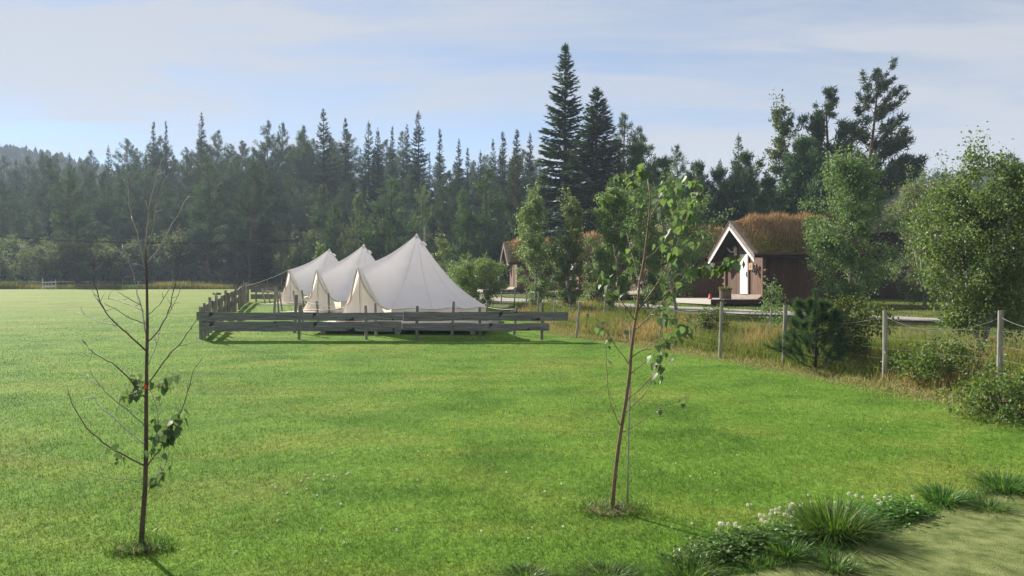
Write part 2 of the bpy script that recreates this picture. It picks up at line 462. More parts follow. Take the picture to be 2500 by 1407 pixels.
M['wire'] = flatmat('wire', (.26, .27, .26), .5, .4)
M['cable'] = flatmat('cable', (.012, .012, .012), 1.0, .0)
M['deck'] = surfmat('deck_board', [(.3, (.38, .35, .31)), (.7, (.56, .53, .48))], 3, (1, 8, 8), .85, bump=.3, objvar=.12)
M['deckgrey'] = surfmat('grey_deck_board', [(.3, (.25, .22, .20)), (.7, (.42, .38, .345))], 3, (8, 1, 8), .85, bump=.3, objvar=.14)
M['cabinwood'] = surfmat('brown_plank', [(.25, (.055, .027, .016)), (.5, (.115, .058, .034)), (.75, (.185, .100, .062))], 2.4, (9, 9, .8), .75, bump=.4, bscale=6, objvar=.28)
M['cabinshade'] = surfmat('shaded_plank', [(.25, (.030, .016, .010)), (.5, (.070, .036, .021)), (.75, (.112, .060, .036))], 2.4, (9, 9, .8), .8, bump=.4, bscale=6, objvar=.3)  # brown plank again, darkened: shade of the unlit side put into the colour
M['barge'] = surfmat('weathered_bargeboard', [(.3, (.145, .105, .085)), (.7, (.28, .225, .19))], 3, (1, 1, 5), .85, bump=.3)
M['white'] = surfmat('white_paint', [(.3, (.74, .73, .71)), (.7, (.82, .81, .79))], 4, rough=.5, bump=.1)
M['iron'] = flatmat('black_iron', (.02, .02, .02), .5, .4)
M['glassdark'] = flatmat('dark_glass', (.03, .035, .04), .12, .6)
M['antler'] = flatmat('antler_bone', (.52, .47, .40), .6, .3)
M['sign'] = flatmat('bare_wood', (.42, .26, .14), .7, .3)
M['red'] = flatmat('red_paint', (.55, .02, .02), .5, .4)
M['orange'] = flatmat('orange_tag', (.95, .07, .01), .5, .4)
M['potwood'] = surfmat('planter_wood', [(.3, (.10, .075, .05)), (.7, (.22, .175, .13))], 5, (6, 6, 1), .85)
M['sod'] = surfmat('sod', [(.3, (.045, .060, .014)), (.55, (.11, .105, .030)), (.75, (.17, .12, .05))], 3, rough=1, bump=.8, bscale=12)
M['rooftar'] = flatmat('roof_felt', (.035, .030, .028), .9, .2)
M['housewood'] = surfmat('house_timber', [(.3, (.045, .030, .020)), (.7, (.10, .068, .048))], 2, (1, 1, 9), .8, bump=.3)
M['rooftile'] = surfmat('house_roof', [(.3, (.13, .115, .10)), (.7, (.24, .22, .19))], 2, (4, 1, 1), .85, bump=.4)
M['paleplank'] = surfmat('bleached_plank', [(.3, (.42, .41, .39)), (.7, (.60, .59, .56))], 3, (1, 6, 6), .85)
# barks
M['bark'] = surfmat('conifer_bark', [(.3, (.035, .028, .023)), (.7, (.10, .080, .066))], 3, (3, 3, .8), .95, bump=.8, bscale=6)
M['pinebark'] = surfmat('pine_bark', [(.3, (.075, .046, .032)), (.7, (.21, .130, .090))], 3, (3, 3, .8), .95, bump=.8, bscale=6)
M['birchbark'] = surfmat('birch_bark', [(.36, (.05, .045, .04)), (.48, (.34, .31, .28)), (.75, (.52, .49, .45))], 3, (3, 3, 7), .85, bump=.4)
M['twig'] = surfmat('sapling_bark', [(.3, (.055, .034, .026)), (.7, (.135, .088, .066))], 12, (3, 3, 1), .7, bump=.3)
M['twigpale'] = surfmat('pale_twig', [(.3, (.24, .21, .19)), (.7, (.42, .38, .35))], 12, (3, 3, 1), .7, bump=.2)
M['trunkred'] = surfmat('reddish_sapling_bark', [(.3, (.115, .065, .042)), (.6, (.22, .135, .090)), (.8, (.30, .20, .14))], 9, (3, 3, 2), .6, bump=.3)
# foliage
M['spruce'] = leafmat('spruce_needles', [(0, (.038, .074, .048)), (.5, (.062, .108, .064)), (1, (.095, .142, .076))], .18, .8, .10, .3, tint=(1.1, 1.1, .6))
M['pine'] = leafmat('pine_needles', [(0, (.052, .092, .060)), (.5, (.082, .130, .078)), (1, (.118, .160, .092))], .22, .8, .10, .3, tint=(1.1, 1.1, .6))
M['youngpine'] = leafmat('young_pine_needles', [(0, (.040, .090, .048)), (.5, (.072, .140, .066)), (1, (.112, .182, .078))], .28, .7, .15, .22, tint=(1.1, 1.1, .5))
M['birch'] = leafmat('birch_leaves', [(0, (.100, .150, .072)), (.5, (.155, .210, .100)), (.85, (.205, .258, .125)), (1, (.27, .29, .15))], .46, .50, .42, .15)
M['farbirch'] = leafmat('far_birch_leaves', [(0, (.075, .115, .055)), (.5, (.120, .165, .078)), (1, (.180, .220, .105))], .38, .85, .08, .25)
M['birchyellow'] = leafmat('yellowing_birch_leaves', [(0, (.080, .150, .052)), (.5, (.128, .208, .072)), (.85, (.175, .255, .090)), (1, (.25, .28, .12))], .46, .50, .42, .12)
M['birchdark'] = leafmat('dark_birch_leaves', [(0, (.080, .138, .062)), (.6, (.132, .198, .084)), (1, (.20, .255, .115))], .46, .50, .42, .15)
M['willow'] = leafmat('willow_leaves', [(0, (.095, .135, .086)), (.5, (.150, .190, .122)), (1, (.220, .250, .165))], .38, .85, .08, .25)
M['shrub'] = leafmat('shrub_leaves', [(0, (.048, .090, .022)), (.5, (.095, .155, .036)), (.9, (.155, .205, .050)), (1, (.27, .24, .08))], .42, .55, .3, .2)
M['leafA'] = leafmat('poplar_leaf', [(0, (.072, .132, .064)), (.5, (.112, .180, .084)), (1, (.170, .240, .108))], .46, .52, .40, .28, tint=(1.1, 1.1, .6))
M['dry'] = leafmat('dry_grass', [(0, (.13, .17, .04)), (.3, (.24, .23, .085)), (.6, (.36, .30, .145)), (.85, (.44, .33, .18)), (1, (.33, .18, .10))], .45, .7, .15, .1, tint=(1.1, 1, .7), noise=(.45, (.13, .20, .034), .40, .56))
M['green'] = leafmat('tall_green_grass', [(0, (.050, .105, .014)), (.5, (.095, .165, .020)), (.85, (.150, .205, .030)), (1, (.26, .22, .08))], .42, .55, .25, .1, noise=(.7, (.20, .16, .06), .52, .66))
M['fargrass'] = leafmat('far_verge_grass', [(0, (.09, .12, .03)), (.5, (.19, .175, .06)), (1, (.31, .25, .12))], .4, .7, .15, .1, noise=(.12, (.11, .15, .035), .45, .6))
M['rust'] = leafmat('rust_roof_grass', [(0, (.20, .17, .07)), (.4, (.35, .255, .13)), (.75, (.42, .285, .165)), (1, (.50, .37, .23))], .42, .8, .1, .1, tint=(1.1, .9, .7))
M['moss'] = leafmat('mossy_roof_grass', [(0, (.085, .105, .022)), (.5, (.19, .18, .045)), (1, (.32, .25, .09))], .42, .8, .1, .1, tint=(1.1, 1, .6))
M['tuft'] = leafmat('tuft_blades', [(0, (.035, .095, .016)), (.6, (.070, .155, .028)), (.92, (.120, .205, .042)), (1, (.30, .29, .14))], .42, .42, .25, .15)
M['clover'] = leafmat('clover_leaves', [(0, (.050, .135, .020)), (.6, (.090, .200, .032)), (1, (.140, .250, .050))], .34, .45, .3, .15)
M['straw'] = leafmat('straw', [(0, (.22, .22, .07)), (1, (.42, .38, .18))], .3, .8, .1, .1, tint=(1, 1, .8))
M['flower'] = leafmat('clover_flower', [(0, (.70, .58, .48)), (.3, (.82, .76, .66)), (1, (.86, .84, .76))], .3, .7, .2, .1, tint=(1, 1, 1))
M['farwood'] = leafmat('far_conifers', [(0, (.014, .030, .018)), (1, (.040, .066, .034))], 0, .8, .1, 0)
# ------------------------------------------------------------------ ground, lawn, paths
def grid_mesh(X, Y, Z):
    r, c = X.shape
    mb = MB()
    i = np.arange(r - 1)[:, None] * c; j = np.arange(c - 1)[None, :]
    q = np.stack([i + j, i + j + 1, i + c + j + 1, i + c + j], -1).reshape(-1, 4)
    mb.add(np.stack([X, Y, Z], -1).reshape(-1, 3), q)
    return mb
_u = np.linspace(-1, 1, 301)
gx = 13 * np.sinh(_u * 4.93); gy = 18 + 14 * np.sinh(np.linspace(-3.2, 4.95, 301))
GX, GY = np.meshgrid(gx, gy)
ground = grid_mesh(GX, GY, gz(GX, GY)).build('ground', M['ground'], smooth_=True)
tag(ground, 'rough grassy ground of the bank, road verge and hillside', kind='structure')

ly = np.concatenate([np.arange(-14, 26, .4), np.arange(26, 60, .8), np.arange(60, 84.6, 1.2)])
lt = np.linspace(0, 1, 90) ** 2.2
ee = edge_x(ly) + .10 * np.sin(ly * 3.1) + .07 * np.sin(ly * 7.7 + 1)
LX = ee[:, None] - (ee[:, None] + 150) * lt[None, :]
LY = np.broadcast_to(ly[:, None], LX.shape).copy()
LY[-1] += .35 * np.sin(LX[-1] * .21) + .2 * np.sin(LX[-1] * .53)
lawn = grid_mesh(LX, LY, gz(LX, LY) + .02).build('lawn', M['lawn'], smooth_=True)
tag(lawn, 'mown green lawn of the camping field', kind='structure')

def ribbon(pts, width, dz, mat, name, label, n=120, k=7):
    pts = np.asarray(pts, float)
    d = np.concatenate([[0], np.cumsum(np.linalg.norm(np.diff(pts, axis=0), axis=1))])
    t = np.linspace(0, d[-1], n)
    xs = np.interp(t, d, pts[:, 0]); ys = np.interp(t, d, pts[:, 1])
    ker = np.hanning(15); ker /= ker.sum()
    xs = np.convolve(np.pad(xs, 7, mode='edge'), ker, 'valid'); ys = np.convolve(np.pad(ys, 7, mode='edge'), ker, 'valid')
    tx, ty = np.gradient(xs), np.gradient(ys); l = np.hypot(tx, ty); nx, ny = -ty / l, tx / l
    o = np.linspace(-.5, .5, k)
    wv = width * (1 + .10 * np.sin(t * 1.3) + .06 * np.sin(t * 3.7))
    X = xs[:, None] + nx[:, None] * o[None] * wv[:, None]; Y = ys[:, None] + ny[:, None] * o[None] * wv[:, None]
    ob = grid_mesh(X, Y, gz(X, Y) + dz).build(name, mat, smooth_=True)
    return tag(ob, label, kind='structure')
PATH = [(40, 13), (30, 15.5), (22, 18), (14.5, 22.8), (10.2, 28), (7.3, 33.5), (4.0, 39), (0.2, 45), (-5, 53), (-12, 62)]
ribbon(PATH, 3.3, .035, M['gravel'], 'gravel_path', 'pale gravel path running past the cabins')

# worn artificial turf at the lower right, its edge free-form
me_edge = np.array([(-3.0, 2.6), (0.2, 3.5), (1.05, 4.22), (1.55, 4.46), (2.05, 4.74), (2.55, 5.12), (3.05, 5.50), (3.66, 5.92), (4.4, 6.35), (6.0, 7.0), (9.5, 7.6)])
et = np.linspace(0, 10, 140); ei = np.arange(11)
EX = np.interp(et, ei, me_edge[:, 0]) + .03 * np.sin(et * 9); EY = np.interp(et, ei, me_edge[:, 1]) + .03 * np.sin(et * 13 + 1)
rows = np.linspace(0, 1, 14)
TX = EX[None] + rows[:, None] * 1.2; TY = EY[None] * (1 - rows[:, None]) + rows[:, None] * (-3.0)
turf = grid_mesh(TX, TY, gz(TX, TY) + .030 + .006 * np.sin(TX * 2.3) * np.sin(TY * 1.9)).build('turf_path', M['mat'], smooth_=True)
tag(turf, 'worn olive artificial turf strip at the lower right', kind='structure')
def on_turf(x, y):
    return (x > -3) & (y < np.interp(x, me_edge[:, 0], me_edge[:, 1]) - .03)

# ------------------------------------------------------------------ tree builders
def unit(a): return a / np.maximum(np.linalg.norm(a, axis=-1, keepdims=True), 1e-9)
UP = np.array([0, 0, 1.0])
def curve(p0, p1, bow=(0, 0, 0), n=6):
    t = np.linspace(0, 1, n)[:, None]
    return np.asarray(p0) * (1 - t) + np.asarray(p1) * t + np.asarray(bow) * (4 * t * (1 - t))

def spruce_meshes(seed, H, Rad, base=.10, dens=1.0, ragged=.25, dead=False):
    g = np.random.default_rng(seed)
    wood, crown = MB(), MB()
    z = np.linspace(-.3, H, 9)
    wob = np.stack([.05 * np.sin(z * .7 + seed), .05 * np.cos(z * .5 + seed), z], -1)
    r0 = .010 * H + .05
    wood.tube(wob, r0 * (1 - np.linspace(0, 1, 9)) ** .8 + .012, 7)
    nb = int(H * 17 * dens)
    for t in np.sort(g.random(nb) ** .92):
        zz = H * (base + (1 - base) * t * .99)
        prof = (1 - t) ** .85 * .93 + .05 * (1 - t)
        if t < .12: prof *= .65 + t * 2.9
        Lb = Rad * prof * (1 - ragged + g.random() * ragged * 1.5) + .10
        a = g.random() * 2 * math.pi
        el = -.42 + .95 * t ** 1.4 + g.normal() * .08
        out = np.array([math.cos(a), math.sin(a), 0])
        s = np.linspace(0, 1, 5)[:, None]
        pts = np.array([0, 0, zz]) + out * Lb * s + UP * Lb * (s * math.tan(el) + .22 * s ** 2)
        if Lb > .8: wood.tube(pts[::2], np.array([.022, .014, .005]) * (Lb / 2 + .4), 3, cap=False)
        m = max(3, int(Lb / .085 * min(1.0, dens + .1)))
        ss = g.random(m * 2) ** .8
        ss = .10 + .9 * ss
        p = np.array([0, 0, zz]) + out * Lb * ss[:, None] + UP * (Lb * (ss * math.tan(el) + .22 * ss ** 2))[:, None]
        side = np.cross(out, UP) * np.where(g.random(m * 2) < .5, -1, 1)[:, None]
        d = out * (.55 + .5 * g.random(m * 2))[:, None] + side * (.35 + .65 * g.random(m * 2))[:, None] + UP * (-.45 + .55 * t + g.normal(size=m * 2) * .18)[:, None]
        ln = (.20 + .24 * Lb * (1 - ss * .55) * .62) * (.7 + .6 * g.random(m * 2))
        crown.cards(p, d, UP + g.normal(size=(m * 2, 3)) * .45, ln, ln * .42 + .04)
        tipd = out + UP * (math.tan(el) + .35)
        crown.cards(p[:1] * 0 + pts[-1], tipd[None], UP[None], [.28], [.10])
    crown.cards(np.array([[0, 0, H - .1]] * 5), UP + g.normal(size=(5, 3)) * .3, g.normal(size=(5, 3)), .45, .10)
    return wood, crown

def clump(mb, g, c, dirn, size, n, wide=.16):
    d = unit(g.normal(size=(n, 3)) * .75 + dirn * .75 + UP * .25)
    p = c + g.normal(size=(n, 3)) * size * .32
    ln = size * (.55 + .5 * g.random(n))
    mb.cards(p, d, g.normal(size=(n, 3)), ln, ln * wide + .012)

def pine_meshes(seed, H, Rad, base=.38, nb=46, cl=.5, ncl=26, cone=.0, lean=(0, 0), extra=(), deadlow=True, wide=.16):
    g = np.random.default_rng(seed)
    wood, crown = MB(), MB()
    n = 10; t = np.linspace(0, 1, n)
    sp = np.stack([lean[0] * t ** 1.6 + .012 * H * np.sin(t * 5 + seed), lean[1] * t ** 1.6 + .012 * H * np.cos(t * 4 + seed), -.3 + (H + .3) * t], -1)
    r0 = .009 * H + .06
    wood.tube(sp, r0 * (1 - t) ** .75 + .02, 8)
    def at(tt): return np.array([np.interp(tt, t, sp[:, i]) for i in range(3)])
    br = []
    for k in range(nb):
        u = (k + g.random()) / nb
        tt = base + (1 - base) * u * .985
        dome = (math.sin(math.pi * min(1, .28 + u * .74)) ** .7)
        Lb = Rad * (dome * (1 - cone) + (1 - u) ** .8 * cone) * (.6 + .55 * g.random()) + .15
        br.append((tt, g.random() * 6.283, Lb, .12 + .75 * u + g.normal() * .12))
    br += list(extra)
    for tt, a, Lb, el in br:
        out = np.array([math.cos(a), math.sin(a), 0]); p0 = at(tt)
        s = np.linspace(0, 1, 6)[:, None]
        pts = p0 + out * Lb * s + UP * Lb * (np.tan(el) * s * .7 + .25 * s ** 2) + np.cross(out, UP) * (Lb * .12 * math.sin(a * 7)) * s * (1 - s) * 4
        wood.tube(pts, (.012 + .012 * Lb) * (1 - s[:, 0] * .8), 4, cap=False)
        k = max(2, int(Lb / (cl * .55)))
        for q in range(k):
            f = .32 + .68 * (q + g.random()) / k
            c = np.array([np.interp(f, s[:, 0], pts[:, i]) for i in range(3)])
            off = np.cross(out, UP) * g.normal() * Lb * .20 * (1.15 - f) + UP * abs(g.normal()) * cl * .25
            sz = cl * (.75 + .5 * g.random()) * (1 - .55 * max(0, (tt - base) / (1 - base)) ** 2)
            clump(crown, g, c + off, unit(out + UP * .6), sz, ncl, wide)
            if np.linalg.norm(off) > .25 * cl: wood.tube(np.array([c, c + off]), .008, 3, cap=False)
    clump(crown, g, at(1.0), UP, cl * .5, ncl, wide)
    if deadlow and base > .25:
        for k in range(10):
            tt = base * (.35 + .65 * g.random()); a = g.random() * 6.283; Lb = Rad * .5 * g.random() + .2
            p0 = at(tt); out = np.array([math.cos(a), math.sin(a), -.1])
            wood.tube(np.array([p0, p0 + out * Lb * .6, p0 + out * Lb + UP * .1]), [.02, .012, .005], 3, cap=False)
    return wood, crown

def broadleaf_meshes(seed, H, Rad, low=.12, nleaf=9000, leaf=.07, stems=1, peak=.42, upw=.9, prof_pow=.8, lw=.68, whips=6, nlimb=30):
    """birch-like: stems, rising limbs, hanging twigs, leaves spread along the twigs"""
    g = np.random.default_rng(seed)
    wood, crown = MB(), MB()
    anchors = []
    for sidx in range(stems):
        a0 = g.random() * 6.283
        sp0 = np.array([math.cos(a0), math.sin(a0), 0]) * (.10 * (stems > 1))
        lean = np.array([math.cos(a0), math.sin(a0), 0]) * Rad * (.45 if stems > 1 else .10)
        hh = H * (1 - .12 * g.random() * (stems > 1))
        t = np.linspace(0, 1, 9)
        sp = sp0 + lean * (t ** 1.3)[:, None] + np.stack([.02 * H * np.sin(t * 6 + a0), .02 * H * np.cos(t * 5 + a0), -.25 + (hh + .25) * t], -1)
        r0 = (.010 * H + .018) / math.sqrt(stems)
        wood.tube(sp, r0 * (1 - t) ** .8 + .006, 7)
        for k in range(nlimb // stems):
            u = (k + g.random()) / (nlimb // stems)
            tt = low + (1 - low) * u * .97
            pr = (u / peak) ** .6 if u < peak else max(0, (1 - u) / (1 - peak)) ** prof_pow
            Lb = Rad * (.16 + .84 * pr) * (.65 + .5 * g.random())
            a = g.random() * 6.283
            p0 = np.array([np.interp(tt, t, sp[:, i]) for i in range(3)])
            out = np.array([math.cos(a), math.sin(a), 0])
            p1 = p0 + out * Lb + UP * Lb * upw * (.5 + .6 * g.random())
            p1[2] = min(p1[2], H * 1.02)
            c = curve(p0, p1, UP * -Lb * .10 + g.normal(size=3) * Lb * .05, 6)
            wood.tube(c, (.006 + .008 * Lb) * np.linspace(1, .25, 6), 4, cap=False)
            for q in range(int(4 + Lb * 6)):
                f = .22 + .78 * g.random()
                b = np.array([np.interp(f, np.linspace(0, 1, 6), c[:, i]) for i in range(3)])
                td = unit(out * .6 + g.normal(size=3) * .8 + UP * (.15 - .3 * g.random()))
                tl = (.22 + .28 * g.random()) * (.5 + Rad * .3)
                anchors.append((b, b + td * tl - UP * tl * .25))
    for k in range(whips):      # thin leaders above the crown
        a = g.random() * 6.283; rr = Rad * .45 * g.random()
        b = np.array([math.cos(a) * rr, math.sin(a) * rr, H * (.86 + .08 * g.random())])
        e = b + UP * H * (.08 + .10 * g.random()) + g.normal(size=3) * .12
        wood.tube(np.array([b, (b + e) / 2 + g.normal(size=3) * .03, e]), [.006, .004, .002], 3, cap=False)
        anchors.append((b, e))
    A = np.array([p[0] for p in anchors]); B = np.array([p[1] for p in anchors])
    wts = (.4 + g.random(len(A)) ** 2 * 1.6); wts /= wts.sum()
    idx = g.choice(len(A), nleaf, p=wts)
    f = .15 + .95 * g.random(nleaf)
    p = A[idx] + (B[idx] - A[idx]) * f[:, None] + g.normal(size=(nleaf, 3)) * .075 * (Rad ** .5)
    d = g.normal(size=(nleaf, 3)) * .8 - UP * .55
    crown.cards(p, d, g.normal(size=(nleaf, 3)) + UP * .6, leaf * (.65 + .7 * g.random(nleaf)), leaf * lw * (.65 + .7 * g.random(nleaf)), 'rhomb', .12)
    return wood, crown

def proto(kind, mats, wood, crown):
    return (wood.mesh(kind + '_trunk', M[mats[0]], True), crown.mesh(kind + '_crown', M[mats[1]]))
def plant_tree(name, meshes, loc, rz, sc, label, cat, group=None):
    t = thing(name, label, cat, loc, rz, group, sc)
    link('trunk', meshes[0], t); link('crown', meshes[1], t)
    return t

# ------------------------------------------------------------------ the forest across the field
SPR = [proto('spruce', ('bark', 'spruce'), *spruce_meshes(s, 20, r, b, 1.0, rg)) for s, r, b, rg in
       ((1, 2.7, .12, .35), (2, 3.1, .08, .3), (3, 2.1, .20, .5), (4, 3.3, .05, .25), (5, 1.7, .24, .6))]
PIN = [proto('pine', ('pinebark', 'pine'), *pine_meshes(s, 20, r, b, nb, .80, 30, c, lean=(.5 * math.sin(s * 2.3), .4 * math.cos(s * 1.7)))) for s, r, b, nb, c in
       ((11, 3.6, .26, 66, .35), (12, 3.2, .34, 60, .55), (13, 4.0, .20, 74, .3), (14, 3.1, .18, 74, .65), (15, 2.8, .40, 50, .25))]
YPN = [proto('young_pine', ('bark', 'youngpine'), *pine_meshes(s, 10, r, .06, 60, .6, 26, .8, deadlow=False)) for s, r in ((21, 2.3), (22, 2.8), (23, 2.0))]
WIL = [proto('willow', ('bark', 'willow'), *broadleaf_meshes(s, 5, r, .04, 5200, .17, 4, .5, .8, .6, .5, 8, 32)) for s, r in ((31, 2.4), (32, 2.0), (33, 2.9))]
BRF = [proto('far_birch', ('birchbark', 'farbirch'), *broadleaf_meshes(s, 10, r, .12, 6500, .16, 1, .4, 1.0, .8, .7, 5, 34)) for s, r in ((41, 2.0), (42, 2.6))]

sky_x = np.array([-200, 0, 100, 200, 300, 400, 500, 600, 700, 790, 900, 1000, 1060, 1120, 1200, 1300, 1350])
sky_y = np.array([360, 392, 380, 362, 345, 338, 330, 330, 330, 325, 330, 335, 350, 372, 372, 365, 370])
def tree_at(u, d): return (u - 1250) / F * d
forest = []
def forest_tree(kind, u, d, top, label, group, wide=1.0, name=None, cat='tree', jit=True):
    x = tree_at(u, d); g0 = float(gz(x, d))
    ztop = CAMZ + (HZ - top) / F * d
    h = ztop - g0
    src, hh, nm = {'s': (SPR, 20, 'spruce_tree'), 'p': (PIN, 20, 'pine_tree'), 'y': (YPN, 10, 'young_pine_tree'), 'w': (WIL, 5, 'willow_shrub'), 'b': (BRF, 10, 'birch_tree')}[kind[0]]
    k = int(kind[1]) if len(kind) > 1 else R.randrange(len(src))
    s = h / hh
    wv = max(min(s, 1.35), .55 if kind[0] in 'sp' else .3) * wide * (R.uniform(.88, 1.15) if jit else 1)
    if kind[0] in 'ywb': wv = s * wide * (R.uniform(.88, 1.15) if jit else 1)
    return plant_tree(name or nm, src[k], (x, d, g0 - .05), R.uniform(0, 6.28), (wv, wv, s), label, cat, group)

def where(u):
    for lim, w in ((90, 'at the far left edge'), (200, 'above the small gate'), (310, 'left of the bare sapling'), (400, 'behind the bare sapling'), (520, 'right of the bare sapling'), (640, 'beyond the side fence'), (740, 'left of the back tent'), (830, 'above the back tent'), (940, 'above the middle tent'), (1080, 'above the largest tent'), (1210, 'right of the largest tent peak')):
        if u < lim: return w
    return 'left of the two big spruces'
# back to front rows on the hillside
for d, step, off0, off1, mix in ((176, 34, -10, 52, .10), (152, 36, -4, 70, .10), (132, 40, 14, 100, .12), (116, 44, 50, 140, .15), (108, 48, 90, 200, .2), (102, 56, 170, 260, .3)):
    u = -60 + R.uniform(0, step)
    while u < 1330:
        top = float(np.interp(u, sky_x, sky_y)) + R.uniform(off0, off1)
        k = 's' if R.random() < mix + (.35 if u > 760 else 0) else 'p'
        w_ = where(u)
        lab = ('dark pine' if k == 'p' else 'slim dark spruce') + (', top rows of the forest ' if d > 145 else ', middle rows of the forest ' if d > 110 else ', bare lower trunk, front forest row ') + w_
        grp = lab
        forest_tree(k, u, d, top, lab, grp)
        u += step * R.uniform(.7, 1.3)
# skyline trees one can single out
for u, d, top, k, w, lab in (
    (492, 150, 278, 's2', .9, 'slim spruce spire highest on the skyline left of the middle of the hill'),
    (375, 150, 300, 's4', .9, 'small pointed spruce tip on the skyline above the bare sapling'),
    (405, 150, 298, 's4', .7, 'thin sparse spruce tip just right of another above the bare sapling'),
    (655, 140, 300, 'p1', .8, 'round topped pine on the skyline left of the tallest forest spruce'),
    (690, 138, 304, 'p3', .8, 'pointed pine on the skyline next to the tallest forest spruce, left side'),
    (742, 128, 313, 'p1', .9, 'bushy pine just left of the tallest spruce behind the back tent'),
    (790, 118, 270, 's0', 1.1, 'tallest forest spruce with broad spire above the back tent'),
    (843, 120, 292, 's4', 1.0, 'narrow spruce spire right of the tallest spruce above the back tent'),
    (900, 118, 297, 's1', .8, 'dense spruce spire above the middle tent, left of a pair'),
    (922, 116, 316, 's1', .8, 'dense spruce spire above the middle tent, right of a pair'),
    (958, 124, 312, 's4', .8, 'thin sparse spruce spire between the middle and front tents'),
    (993, 122, 306, 's2', .8, 'spruce spire just left of the tall one above the front tent'),
    (1022, 115, 273, 's0', 1.0, 'tall layered spruce above the peak of the front tent'),
    (1074, 118, 318, 's4', .9, 'narrow spruce right of the tall layered spruce above the front tent'),
    (1120, 116, 342, 's2', .9, 'small spruce spire on the low skyline right of the front tent'),
    (1142, 118, 364, 's4', .9, 'little spruce tip beside a small spire right of the front tent'),
    (1173, 112, 370, 's1', .8, 'low dense spruce on the skyline left of the two tall spruces'),
    (1204, 104, 343, 's0', .7, 'single narrow spruce left of a dark round pine'),
    (1228, 112, 325, 's4', 1.1, 'sparse leaning spruce top above the dark round pine'),
    (1262, 110, 320, 's4', 1.2, 'sparse forked spruce top right above the dark round pine'),
    (1294, 108, 327, 's2', .9, 'small spruce spire touching the big spruce on its left'),
    (1255, 78, 372, 'p0', .55, 'dark round headed pine with bare reddish trunk left of the big spruces'),
    (612, 96, 398, 'p2', .9, 'broad pine with forked pale trunk in the front of the forest'),
    (510, 98, 385, 'p3', 1.1, 'full pine with dark straight trunk behind the side fence'),
    (165, 98, 420, 'p0', 1.0, 'grey hazy pine at the front of the forest on the far left'),
    (640, 90, 520, 's3', 1.2, 'very dark dense spruce at the field edge left of the back tent'),
    (790, 92, 455, 'y0', 1.0, 'light green young pine behind the back tent'),
    (960, 84, 445, 'y1', 1.2, 'broad blue green pine behind the middle tent'),
    (1185, 76, 420, 'y1', 1.1, 'broad layered pine right of the front tent'),
    (1090, 88, 420, 'p2', .8, 'pine with brown lower branches behind the front tent'),
    (880, 88, 470, 'b0', .9, 'pale grey green birch behind the middle tent'),
    (1028, 82, 458, 'b1', .55, 'slim pale birch rising behind the peak of the front tent'),
    (812, 90, 490, 'b0', .7, 'small pale birch behind the back tent, left of a larger birch')):
    forest_tree(k, u, d, top, lab, None, w, jit=False)
# shrubs and low trees along the far edge of the field
u = -40
while u < 1010:
    d = R.uniform(95, 100)
    if not (590 < u < 690):
        forest_tree('w', u, d, R.choice((R.uniform(560, 610), R.uniform(600, 650), R.uniform(640, 672))), 'grey green willow bush at the field edge ' + where(u), 'willow bushes at the field edge ' + where(u), 1.15)
    u += R.uniform(24, 44)
for u, top, lab in ((255, 585, 'pale silvery willow bush with bright top at the far field edge'), (110, 600, 'grey willow bush behind the white gate')):
    forest_tree('w2', u, 95, top, lab, None, 1.2, jit=False)
u = 690
while u < 1330:
    forest_tree(R.choice('yyb'), u, R.uniform(78, 92), R.uniform(465, 590), 'bushy young tree in the undergrowth ' + where(u), 'undergrowth ' + where(u), 1.0)
    u += R.uniform(30, 52)

# trees on the right, behind the cabins
big1 = proto('tall_spruce', ('bark', 'spruce'), *spruce_meshes(101, 22, 3.5, .05, 1.7, .35))
big2 = proto('dense_spruce', ('bark', 'spruce'), *spruce_meshes(102, 18, 3.6, .04, 2.0, .22))
def hero(name, meshes, h0, u, d, top, label, w=1.0, cat='tree', rz=0.0, group=None):
    x = tree_at(u, d); g0 = float(gz(x, d)); h = CAMZ + (HZ - top) / F * d - g0; s = h / h0
    return plant_tree(name, meshes, (x, d, g0 - .05), rz, (s * w, s * w, s), label, cat, group)
hero('spruce_tree', big1, 22, 1380, 66, 110, 'tallest spruce of all, standing against the sky right of centre', 1.22)
hero('spruce_tree', big2, 18, 1457, 62, 216, 'broad dark spruce just right of the tallest spruce', 1.45)
hero('pine_tree', proto('pine', ('pinebark', 'pine'), *pine_meshes(103, 14, 2.6, .15, 50, .7, 34, .35)), 14, 1522, 68, 285, 'dark pine tucked behind the right side of the broad dark spruce', .9)
hero('pine_tree', proto('pine', ('pinebark', 'pine'), *pine_meshes(104, 13, 2.3, .2, 46, .7, 34, .2)), 13, 1560, 70, 318, 'pine top leaning right at the end of the big spruce group', .8)
pine_a = proto('scots_pine', ('pinebark', 'pine'), *pine_meshes(105, 15, 2.5, .38, 36, .50, 60, .0, lean=(1.3, 0), extra=((.50, .08, 3.9, .06), (.53, -.15, 3.4, .12), (.47, .25, 3.0, .0), (.56, .1, 3.0, .2), (.62, -.1, 2.6, .3), (.94, .2, 1.3, 1.0), (.90, 3.3, 1.2, .9)), wide=.2))
hero('pine_tree', pine_a, 15, 2098, 52, 180, 'tall leaning pine with open crown and long right bough above the cabin', .98)
pine_b = proto('round_pine', ('pinebark', 'pine'), *pine_meshes(106, 14, 2.4, .30, 50, .54, 64, .35, wide=.2))
hero('pine_tree', pine_b, 14, 2018, 53, 226, 'bushy pine left of the tall leaning pine above the cabin', 1.0)
brt = proto('tall_birch', ('birchbark', 'farbirch'), *broadleaf_meshes(107, 13, 2.2, .20, 12000, .16, 1, .35, 1.1, .9, .7, 10, 44))
hero('birch_tree', brt, 13, 1912, 54, 262, 'tall thin topped birch left of the pines above the cabin', .95)
yp2 = proto('wide_young_pine', ('bark', 'youngpine'), *pine_meshes(108, 9, 2.8, .03, 110, .6, 46, .7, deadlow=False))
